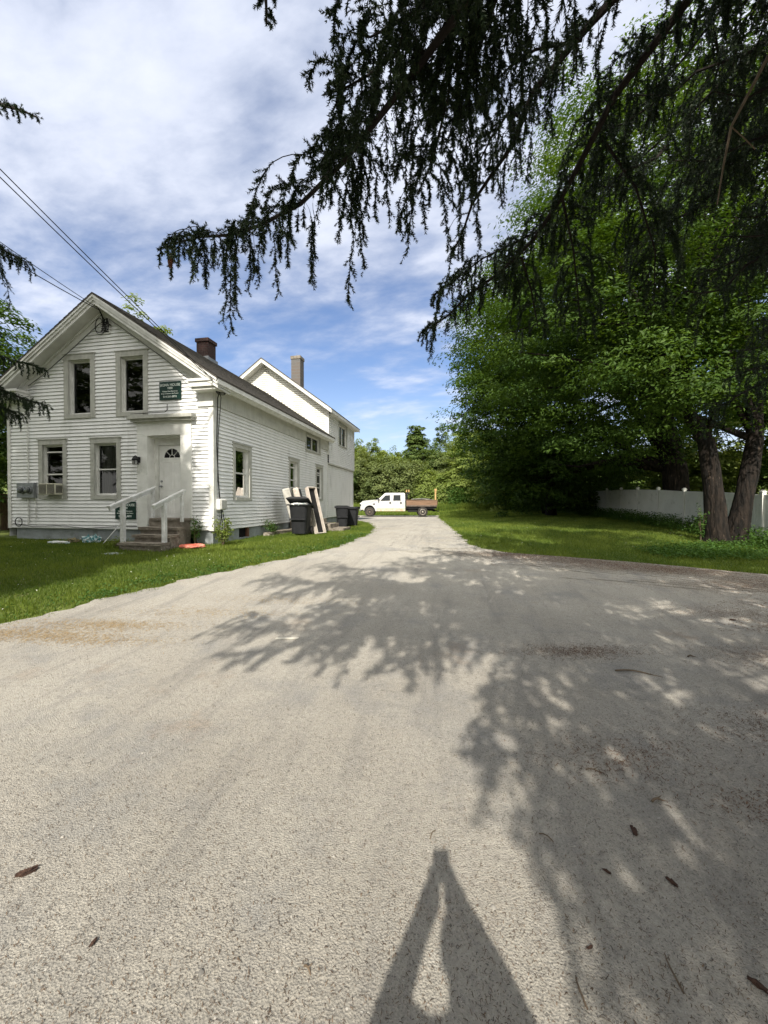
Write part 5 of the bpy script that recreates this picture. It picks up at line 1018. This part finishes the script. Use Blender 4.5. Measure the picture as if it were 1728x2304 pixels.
# left spruce
LX, LD = -9.6, .6
sq = empty('spruce_tree', P(LX, LD, G(LX, LD)), label='tall spruce beyond the left edge whose branch tips reach into view beside the house', cat='tree')
mb = MB(); mb.tube([P(LX, LD, -.3), P(LX, LD, 1), P(LX, LD, 10), P(LX, LD, 24)], [.55, .42, .30, .04], 14); mb.build('trunk', m_sbark, sq, smooth=True)
limb(sq, [(LX, LD, 6.6), (-7.5, 2.0, 6.3), (-5.5, 3.3, 5.8), (-4.4, 3.8, 5.70), (-3.945, 4.0, 5.694), (-3.708, 4.0, 5.623), (-3.56, 4, 5.56)], .04, .006, .035, .42, .1, 60, start=.55)
limb(sq, [(LX, LD, 5.9), (-8.0, 3.3, 5.9), (-6.9, 5.4, 5.75), (-6.371, 6.0, 5.70), (-6.016, 6.0, 5.583), (-5.732, 6.0, 5.42), (-5.55, 6.0, 5.33)], .045, .006, .022, .9, .1, 61, start=.5)
limb(sq, [(LX, LD, 4.4), (-9.0, 3.8, 4.2), (-7.9, 6.5, 4.0), (-7.3, 7.0, 3.832), (-6.799, 7.0, 3.581), (-6.465, 7.0, 3.455), (-6.12, 7.0, 3.36)], .045, .006, .024, .66, .1, 62, start=.5, subs=[[(-7.9, 6.5, 4.0), (-7.5, 6.9, 3.7), (-7.1, 7.1, 3.4), (-6.8, 7.2, 3.2)], [(-8.3, 5.6, 4.1), (-7.8, 6.6, 4.3), (-7.2, 7.3, 4.35), (-6.75, 7.7, 4.25)]])
def ok_left(q):     # keep the sunlit strip of lawn and the drive clear
    l, d, z = q[0] + .162 * q[2], q[1] + 1.11 * q[2], q[2]
    return (d >= 4.5 and l < np.interp(d, [0, 4, 5.5, 7, 8.5, 9.5, 11, 14], [-6.5, -6.2, -5.3, -5.0, -4.6, -4.6, -4.2, -4.6])) or (d < 4.5 and l < -3.2 - 1.0 * d)
print('limbs', crown(sq, LX, LD, 3.2, 20.5, .34, 9, lambda z: 6.6 * max(0, 1 - (z - 3) / 19.5) ** .6 + .3, ok_left, 78))
for o in [depot] + tmpl + [c for t_ in tmpl for c in t_.children]: bpy.data.objects.remove(o)
# ------------------------------------------------------------------ grass, weeds, litter
def blades(name, reg, dens, h, w, label, seed, lean=.45, cat=None, patchy=.0, mat=None):
    """reg(l, d) -> mask over a bounding box (l0, l1, d0, d1)"""
    rs = np.random.RandomState(seed); V = []; T_ = []
    for (l0, l1, d0, d1, k) in reg[0]:
        n = int((l1 - l0) * (d1 - d0) * dens * k); l = rs.uniform(l0, l1, n); d = rs.uniform(d0, d1, n); m = reg[1](l, d)
        pn = np.sin(l * 2.1 + 1) * np.sin(d * 1.7 + .5) + .6 * np.sin(l * 5.3 + d * 3.1) * np.sin(d * 6.1)
        m &= rs.uniform(size=n) > patchy * (pn > .2); l, d, pn = l[m], d[m], pn[m]; n = len(l)
        z = g(l, d) - .03; hh = h * rs.uniform(.45, 1.25, n) * (1 + .22 * pn) / math.sqrt(k) ** .4; a = rs.uniform(0, 2 * math.pi, n); ww = w * rs.uniform(.7, 1.3, n) / math.sqrt(k)
        dx, dy = np.cos(a) * ww / 2, np.sin(a) * ww / 2; b = rs.uniform(0, 2 * math.pi, n); ln = hh * lean * rs.uniform(.2, 1.6, n)
        base = np.stack([l, d, z], 1); off = np.stack([dx, dy, 0 * dx], 1); tip = base + np.stack([np.cos(b) * ln, np.sin(b) * ln, hh], 1)
        V.append(np.stack([base - off, base + off, tip], 1).reshape(-1, 3)); T_.append(np.clip(.38 + .20 * pn + .18 * np.sin(l * .9 + 2) * np.sin(d * 1.1) + rs.normal(size=n) * .24, 0, 1))
    return tag(npmesh(name, PN(np.concatenate(V)), 3, mat or m_grass, None, np.concatenate(T_)), kind='stuff', label=label, cat=cat or 'grass')
def leftlawn(l, d):
    x, y = cY * l - sY * d, sY * l + cY * d
    house_ = (x < XS + .02) & (y > YF + .03); steps = (x > -8.1) & (x < -6.95) & (y > 7.98) & (y < 9.3); slab_ = (x > -8.08) & (x < -7.62) & (y > 7.44) & (y < 7.70)
    return (l < lb(d) + .02 + .13 * np.sin(l * 9 + d * 3) * np.sin(d * 13) + .10 * np.sin(d * 4.1 + 1) - np.random.RandomState(5).exponential(.10, len(l))) & ~house_ & ~steps & ~slab_ & (d > 3.0)
blades('lawn_grass', ([(-14, -2.0, 3.4, 8, 1.0), (-14, -.3, 8, 14, .7), (-5, .3, 14, 24.5, .45)], leftlawn), 2600, .060, .011, 'short lawn grass between the house and the drive', 1)
def rightlawn(l, d): return (l > rb(d) - .05 + .12 * np.sin(l * 7) * np.sin(d * 11) + np.random.RandomState(6).exponential(.10, len(l))) & (l < 17.5 + .1 * d)
blades('lawn_grass', ([(2, 17, 8.2, 14, 1.0), (2, 20, 14, 24, .40), (3, 22, 24, 40, .16)], rightlawn), 1300, .070, .015, 'shaded lawn grass right of the drive', 2)
blades('meadow_grass', ([(-16, 30, 36.3, 60, 1.0)], lambda l, d: d > 0), 75, .20, .07, 'bright meadow grass beyond the pickup', 3, lean=.35)
blades('tall_grass', ([(-14, 20, 44, 47.5, 1.0)], lambda l, d: d > 44 + 1.0 * np.sin(l * .9)), 420, .75, .06, 'unmown tall grass along the foot of the trees', 4, lean=.3)
def weeds(name, pts, h, per, size, label, seed, spread=.3, cat='ground cover'):
    rs = np.random.RandomState(seed); pts = np.array(pts); n = len(pts); c = np.repeat(pts, per, 0); hh = np.repeat(h * rs.uniform(.5, 1.3, n), per)
    o = rs.normal(size=(n * per, 2)) * spread * .6; z = rs.uniform(.05, 1, n * per) ** .8 * hh; cc = np.stack([c[:, 0] + o[:, 0], c[:, 1] + o[:, 1], g(c[:, 0], c[:, 1]) + z], 1)
    nn = unit(np.array([0, 0, 1.0]) + rs.normal(size=(n * per, 3)) * .55); v = leaves(cc, nn, size, .75, rs)
    return tag(npmesh(name, PN(v), 4, m_weed, None, np.clip(np.repeat(rs.uniform(0, 1, n), per) * .5 + rs.uniform(0, .5, n * per), 0, 1)), kind='stuff', label=label, cat=cat)
rs = np.random.RandomState(31)
pts = []
for k in range(620):
    s_ = rs.uniform(-1.5, 8.2); l, d = 13.7 + .452 * s_, 13.9 + 2.4 * s_; pts.append((l - abs(rs.normal()) * .55 - .15, d + rs.normal() * .2))
weeds('fence_weeds', pts, .55, 26, .055, 'leafy undergrowth growing along the foot of the vinyl fence', 6)
pts = [(rs.uniform(7.5, 15.5), 0) for k in range(520)]; pts = [(l, 10.2 + (l - 8) * .10 + rs.uniform(0, 1) ** 1.3 * (1.0 + (l - 7.5) * .42)) for l, _ in pts]
weeds('tree_foot_weeds', pts, .20, 18, .040, 'bright leafy weeds between the drive and the twin trunked tree', 7)
pts = [(16.6 + rs.normal() * .9 - (d - 30) * .10, d) for d in rs.uniform(30, 50, 420)] + [(rs.uniform(8, 15), rs.uniform(46, 49)) for _ in range(200)]
weeds('hedge_undergrowth', pts, 2.4, 60, .12, 'dark undergrowth filling the foot of the tree row beyond the fence', 8, spread=.8)
pts = [(lb(d) - abs(rs.normal()) * .35 - .05, d) for d in rs.uniform(4.4, 13, 260)]
weeds('verge_weeds', pts, .07, 12, .024, 'small broad leaved weeds on the edge of the left lawn', 9, spread=.12)
def bush(name, label, x, y, w, h, n, size, mat, seed, cat='shrub'):
    rs = np.random.RandomState(seed); l, d = toL(x, y); z0 = G(l, d); t = empty(name, P(l, d, z0), label=label, cat=cat)
    mb = MB(); tips = []
    for k in range(9):
        a = rs.uniform(0, 6.28); r_ = w * rs.uniform(.2, .9); tip = (l + r_ * math.cos(a), d + r_ * math.sin(a), z0 + h * rs.uniform(.45, 1.0)); tips.append(tip)
        mb.tube([P(l, d, z0 - .05), P(l + r_ * .4 * math.cos(a), d + r_ * .4 * math.sin(a), z0 + (tip[2] - z0) * .6), P(*tip)], [.010, .007, .003], 5)
    mb.build('stem', m_twig, t)
    T_ = np.array(tips)[rs.randint(0, 9, n)]; f_ = rs.uniform(.3, 1.05, n)[:, None]; c = np.array([l, d, z0]) + (T_ - [l, d, z0]) * f_ + rs.normal(size=(n, 3)) * w * .16
    c[:, 2] = np.maximum(c[:, 2], z0 + .02)
    npmesh('foliage', PN(leaves(c, unit(np.array([0, 0, 1.0]) + rs.normal(size=(n, 3)) * .6), size, .8, rs)), 4, mat, t, rs.uniform(0, 1, n))
bush('corner_shrub', 'yellow green leafy shrub at the front corner of the side wall', -6.05, 9.15, .34, .78, 900, .035, m_leaf2, 1)
bush('vine', 'scraggly vine against the right side of the front steps', -6.75, 8.98, .22, .95, 420, .032, m_weed, 2, 'vine')
bush('wall_weed', 'tall weed at the foot of the side wall beside the open bin', -6.0, 11.9, .35, .55, 380, .035, m_weed, 3, 'weed')
bush('step_weed', 'low pale weed at the left foot of the front steps', -8.35, 8.2, .30, .28, 300, .03, m_leaf2, 4, 'weed')
bush('trunk_sprout', 'small leafy sprout on the left side of the twin trunk', *P(11.05, 13.4, 0).xy, .25, 1.35, 160, .06, m_weed, 5, 'sprout')
# needle litter and stones on the drive
def litter(name, n, reg, ln, wd, mat, label, seed, cat, clus=None):
    rs = np.random.RandomState(seed)
    if clus:
        c = np.array(clus); k = rs.choice(len(c), n, p=c[:, 4] / c[:, 4].sum()); q = rs.normal(size=(n, 2)); l = c[k, 0] + q[:, 0] * c[k, 2]; d = c[k, 1] + q[:, 1] * c[k, 3]
    else:
        d = reg[2] + (reg[3] - reg[2]) * rs.uniform(0, 1, n) ** 1.6; l = rs.uniform(-1.15, 1.15, n) * (d + .3)
    m = (l > lb(d) + .02) & (l < rb(d) + .15); l, d = l[m], d[m]; n = len(l)
    a = rs.uniform(0, 2 * math.pi, n); s_ = ln * rs.uniform(.5, 1.3, n); w = wd * rs.uniform(.6, 1.3, n); z = g(l, d) + .006 + rs.uniform(0, .004, n)
    ca, sa = np.cos(a), np.sin(a); c = np.stack([l, d, z], 1); u = np.stack([ca * s_ / 2, sa * s_ / 2, rs.normal(size=n) * .002], 1); v_ = np.stack([-sa * w / 2, ca * w / 2, 0 * w], 1); up_ = np.array([0, 0, .003]); bend = v_ * rs.uniform(-3, 3, (n, 1))
    V = np.stack([c - u - v_, c + bend * .6 - v_ + up_, c + bend * .6 + v_ + up_, c - u + v_, c + bend * .6 - v_ + up_, c + u - v_, c + u + v_, c + bend * .6 + v_ + up_], 1).reshape(-1, 3)
    return tag(npmesh(name, PN(V), 4, mat, None, np.repeat(rs.uniform(0, 1, n), 2)), kind='stuff', label=label, cat=cat)
m_lit = leafmat('needle_litter', (.055, .040, .030), (.17, .12, .08), 0, .9); m_rust = leafmat('rust_litter', (.085, .050, .034), (.20, .122, .078), 0, .9); m_straw = leafmat('straw', (.30, .21, .11), (.42, .32, .18), 0, .9)
litter('fallen_needles', 34000, (0, 0, .9, 7.0), .0105, .0020, m_lit, 'dark spruce needles scattered over the gravel drive', 1, 'needles')
CL = [(7.0, 7.4, 1.6, .35, 2.2), (9.5, 7.2, 2, .5, 2), (4.2, 8.9, 1.2, .30, 1.6), (6.2, 8.6, 1.2, .25, 1.6), (8.6, 6.2, 1.2, .4, 1.5), (5.2, 5.6, .6, .22, .9), (2.1, 4.1, .35, .10, .5), (4.3, 4.0, .5, .2, .7), (1.5, 2.4, .30, .14, .2), (2.1, 2.0, .25, .10, .15), (3.1, 9.6, .8, .25, .9), (2.9, 2.7, .4, .15, .35)]
litter('needle_drift', 46000, None, .020, .0035, m_rust, 'rusty drifts of old spruce needles scattered on the right of the drive', 2, 'needles', CL)
litter('verge_needle_drift', 17000, None, .030, .009, m_rust, 'rust brown band of old needles where the drive meets the right lawn', 5, 'needles', [(3.6, 9.75, .9, .22, 1.4), (5.0, 9.25, 1.0, .24, 1.8), (6.5, 8.8, 1.0, .25, 1.8), (8.0, 7.9, 1.0, .45, 1.8), (9.0, 7.0, 1.4, .4, 1.6), (7.2, 6.1, .9, .22, .8), (5.8, 5.0, .7, .16, .5)])
litter('straw_drift', 5000, None, .045, .0035, m_straw, 'dry yellow straw strewn along the left edge of the drive', 3, 'straw', [(-4.1, 4.4, .5, .10, 2), (-3.4, 4.7, .5, .10, 2), (-3.3, 4.25, .5, .08, 1), (-2.4, 5.2, .6, .12, .8), (-1.6, 5.8, .6, .12, .5)])
n = 15000; rs = np.random.RandomState(12); d = .9 + 9 * rs.uniform(0, 1, n) ** 2; l = rs.uniform(-1.1, 1.1, n) * (d + .4); m = (l > lb(d)) & (l < rb(d)); l, d = l[m], d[m]; n = len(l)
r0_ = 0; oct_ = np.array([[1, 0, 0], [0, 1, 0], [-1, 0, 0], [0, -1, 0], [0, 0, .8], [0, 0, -.5]]); fc = np.array([[0, 1, 4], [1, 2, 4], [2, 3, 4], [3, 0, 4]])
a = rs.uniform(0, 6.28, n); r_ = .0028 * rs.lognormal(0, .5, n); ca, sa = np.cos(a), np.sin(a)
Vx = oct_[None] * rs.uniform(.6, 1.2, (n, 6, 1)) * r_[:, None, None]; X = Vx[..., 0] * ca[:, None] - Vx[..., 1] * sa[:, None] + l[:, None]; Y = Vx[..., 0] * sa[:, None] + Vx[..., 1] * ca[:, None] + d[:, None]; Z = Vx[..., 2] + g(l, d)[:, None] + .005
V = np.stack([X, Y, Z], 2).reshape(-1, 3); F_ = (fc[None] + np.arange(n)[:, None, None] * 6).reshape(-1, 3)
m_peb = leafmat('pebbles', (.13, .125, .115), (.42, .40, .36), 0, .9)
tag(npmesh('pebbles', PN(V), 3, m_peb, None, np.repeat(rs.uniform(0, 1, n), 4), faces=F_), kind='stuff', label='loose pebbles on the gravel drive', cat='gravel')
def stick(l, d, a, ln, r, label, mat=None, bend=.1, fork=False):
    z = G(l, d) + r + .004; pts = [P(l + math.cos(a) * ln * (t_ - .5) - math.sin(a) * bend * ln * math.sin(t_ * 3.1), d + math.sin(a) * ln * (t_ - .5) + math.cos(a) * bend * ln * math.sin(t_ * 3.1), z + .008 * math.sin(t_ * 5)) for t_ in (0, .2, .4, .6, .8, 1)]
    mb = MB(); mb.tube(pts, [r, r, r * .9, r * .8, r * .6, r * .4], 6)
    if fork: mb.tube([pts[2], pts[2] + Vector((.3 * ln, .12 * ln, .01))], [r * .7, r * .3], 5)
    return tag(mb.build('fallen_twig', mat or m_twig), label=label, cat='twig', group='twigs fallen on the drive')
def gp(px, py):     # where a pixel column and row of the ground lay, worked out once on flat ground near the camera
    t_ = 1.6 / ((py - 1131) / 865); return (px - 864) / 865 * t_, t_
for (px, py, a, ln, r, lab, fk) in ((1440, 1520, -.35, .38, .008, 'long grey twig lying in the shade right of the middle of the drive', False), (1345, 1745, -.4, .11, .004, 'short pale twig beside a drift of needles', True), (1490, 1812, .1, .09, .006, 'pale forked twig near the right edge of the picture', True),
                                   (1238, 1900, -.8, .09, .003, 'thin brown twig at the edge of the tree shadow', False), (980, 1885, .9, .09, .0025, 'thin brown twig just above the shadow of the photographer', False), (1525, 2195, 1.3, .15, .003, 'thin dark twig low on the right of the drive', False),
                                   (690, 2207, -.8, .045, .004, 'short dark forked twig low on the left of the shadow', True), (1315, 2240, 1.4, .12, .003, 'thin curved rootlet at the bottom of the drive', False), (1560, 1480, .2, .1, .008, 'short pale stick at the far right of the drive', False)):
    l, d = gp(px, py); stick(l, d, a, ln, r, lab, fork=fk)
l, d = gp(645, 1447); tag(MB().box(-.13, .13, -.02, .02, 0, .006).build('wood_splinter', M('pale_wood', (.62, .60, .52), .8, (.5, .47, .40), 9, 3)), label='pale flat splinter of wood lying in the middle of the drive', cat='splinter').matrix_world = Matrix.Translation(P(l, d, G(l, d) + .006)) @ Matrix.Rotation(YAW, 4, 'Z')
for (px, py, s_, a, lab) in ((50, 1978, .055, .5, 'long curved spruce cone lying at the lower left'), (1433, 1882, .045, 1.2, 'crumbled brown cone in the shade on the right'), (1520, 2000, .035, 2.0, 'small cone flake below the crumbled cone on the right'), (1372, 1976, .025, 2.3, 'small dark cone scrap left of another cone flake'), (1335, 2153, .02, .4, 'tiny round dark cone scrap low on the right'), (1720, 2240, .04, 2.2, 'brown bark flake at the lower right edge'), (202, 2140, .025, 1.4, 'dark bark scrap low on the left of the drive'), (1652, 1393, .06, -.1, 'dark flat leaf far up the drive on the right')):
    l, d = gp(px, py); bm = bmesh.new(); bmesh.ops.create_icosphere(bm, subdivisions=3, radius=1); r = random.Random(px)
    s_ *= .62
    for v_ in bm.verts: c = v_.co; q = 1 + .22 * math.sin(c.x * 14 + r.random()) * math.sin(c.y * 11) + r.uniform(-.3, .3); v_.co = Vector((c.x * s_ * q, c.y * s_ * .38 * q + .25 * s_ * c.x * c.x, c.z * s_ * .28 * q))
    me = bpy.data.meshes.new('spruce_cone'); bm.to_mesh(me); bm.free(); o = link('spruce_cone', me, M('cone_scales', (.075, .042, .030), .95, (.03, .018, .014), 60, 4)); o.location = P(l, d, G(l, d) + .012); o.rotation_euler.z = YAW + a
    tag(o, label=lab, cat='cone', group='cones and bark scraps on the drive')
# hanging cone at the tip of the long branch
mb = MB(); c = P(-1.655, 3.0, 3.53)
mb.lathe([(.004, .0), (.016, -.012), (.020, -.04), (.019, -.07), (.012, -.10), (.003, -.115)], c, 'Z', 12); o = mb.build('hanging_cone', M('fresh_cone', (.16, .065, .035), .7, (.09, .035, .02), 90, 2, bump=.8, bscale=120), smooth=True); tag(o, label='brown cone hanging at the tip of the long spruce branch', cat='cone')
# ------------------------------------------------------------------ the photographer, whose shadow falls on the drive
def skin(name, nodes, edges, mat, parent, sub=1):
    me = bpy.data.meshes.new(name); me.from_pydata([P(*n[:3]) for n in nodes], edges, []); o = link(name, me, mat, parent); md = o.modifiers.new('skin', 'SKIN'); md.use_smooth_shade = True
    for i, n in enumerate(nodes): r = n[3] if isinstance(n[3], tuple) else (n[3], n[3]); me.skin_vertices[0].data[i].radius = r; me.skin_vertices[0].data[i].use_root = (i == 0)
    sb = o.modifiers.new('sub', 'SUBSURF'); sb.levels = sb.render_levels = sub; return o
per = empty('person', P(.0, -.58, 0), label='person holding a phone up in both hands, casting the shadow in the foreground', cat='person')
m_skin = M('skin', (.42, .25, .18), .6); m_shirt = M('dark_shirt', (.05, .06, .08), .9); m_jean = M('jeans', (.06, .08, .13), .9); m_hair = M('hair', (.03, .02, .015), .8)
o_ = -.60
body = [(.01, o_ + .06, .92, (.15, .11)), (.03, o_ + .08, 1.08, (.135, .10)), (.01, o_ + .16, 1.22, (.150, .10)), (.02, o_ + .20, 1.34, (.100, .07)), (.03, o_ + .22, 1.42, .055), (.035, o_ + .24, 1.49, .068), (.035, o_ + .24, 1.57, .080), (.035, o_ + .24, 1.62, .055),
        (-.17, -.37, 1.35, .072), (-.215, -.28, 1.25, .062), (-.162, -.22, 1.34, .050), (-.098, -.17, 1.44, .042), (-.050, -.12, 1.495, .046), (-.038, -.075, 1.525, .034),
        (.16, -.36, 1.36, .072), (.225, -.28, 1.25, .058), (.15, -.22, 1.36, .055), (.070, -.17, 1.455, .052), (.040, -.12, 1.495, .050), (.038, -.075, 1.525, .034),
        (-.10, o_, .84, .095), (-.11, o_ + .02, .50, .062), (-.12, o_, .10, .042), (-.13, o_ + .14, .04, .035), (.10, o_, .84, .095), (.11, o_ + .02, .50, .062), (.12, o_, .10, .042), (.13, o_ + .14, .04, .035)]
ed = [(i, i + 1) for i in range(7)] + [(2, 8)] + [(i, i + 1) for i in range(8, 13)] + [(2, 14)] + [(i, i + 1) for i in range(14, 19)] + [(0, 20), (20, 21), (21, 22), (22, 23), (0, 24), (24, 25), (25, 26), (26, 27)]
skin('body', body, ed, m_skin, per, 2)
skin('shirt', [(a, b, c_, (r[0] + .018, r[1] + .018) if isinstance(r, tuple) else r + .014) for a, b, c_, r in [body[1], body[2], body[3], body[8], body[9], body[14], body[15]]], [(0, 1), (1, 2), (1, 3), (3, 4), (1, 5), (5, 6)], m_shirt, per, 2)
skin('trousers', [(a, b, c_, (r[0] + .015, r[1] + .015) if isinstance(r, tuple) else r + .015) for a, b, c_, r in [body[0], body[20], body[21], body[22], body[24], body[25], body[26]]], [(0, 1), (1, 2), (2, 3), (0, 4), (4, 5), (5, 6)], m_jean, per, 2)
for sg in (-1, 1):
    x = sg * .052
    for k in range(4): zf = 1.535 - k * .018; skin('finger', [(x, -.085, zf - .01, .009), (x * .98, -.055, zf, .0085), (x * .72, -.030, zf + .002, .0078), (x * .45, -.026, zf + .004, .007)], [(0, 1), (1, 2), (2, 3)], m_skin, per, 1)
    skin('thumb', [(x, -.10, 1.50, .011), (x * .8, -.075, 1.525, .010), (x * .55, -.062, 1.55, .009)], [(0, 1), (1, 2)], m_skin, per, 1)
mb = MB(); mb.lathe([(.01, .095), (.05, .082), (.080, .045), (.088, 0), (.084, -.05)], P(.035, o_ + .235, 1.57), 'Z', 16); mb.build('hair', m_hair, per, smooth=True)
mb = MB(); mb.box(-.037, .037, -.052, -.044, 1.475, 1.622, lambda x, y, z: P(x, y, z)); tag(mb.build('phone', m_black, bevel=.003), label='phone held up in portrait position by the person taking the picture', cat='phone')

rs = np.random.RandomState(41); l = rs.uniform(-10, -.6, 900); d = rs.uniform(4.4, 17, 900); m = leftlawn(l, d) & (np.sin(l * 1.9) * np.sin(d * 1.3 + 1) > .05); l, d = l[m], d[m]
l2 = rs.uniform(3, 12, 500); d2 = rs.uniform(10.5, 24, 500); m = rightlawn(l2, d2) & (np.sin(l2 * 1.3) * np.sin(d2 * .9) > .2); l, d = np.concatenate([l, l2[m]]), np.concatenate([d, d2[m]])
c = np.stack([l, d, g(l, d) + .055], 1); tag(npmesh('clover_flowers', PN(leaves(c, unit(np.array([0, -.4, 1.0]) + rs.normal(size=(len(c), 3)) * .3), .011, 1.0, rs)), 4, leafmat('clover_white', (.55, .55, .48), (.75, .74, .68), .2), None, rs.uniform(0, 1, len(c))), kind='stuff', label='tiny white clover flowers dotted through the lawns', cat='flowers')
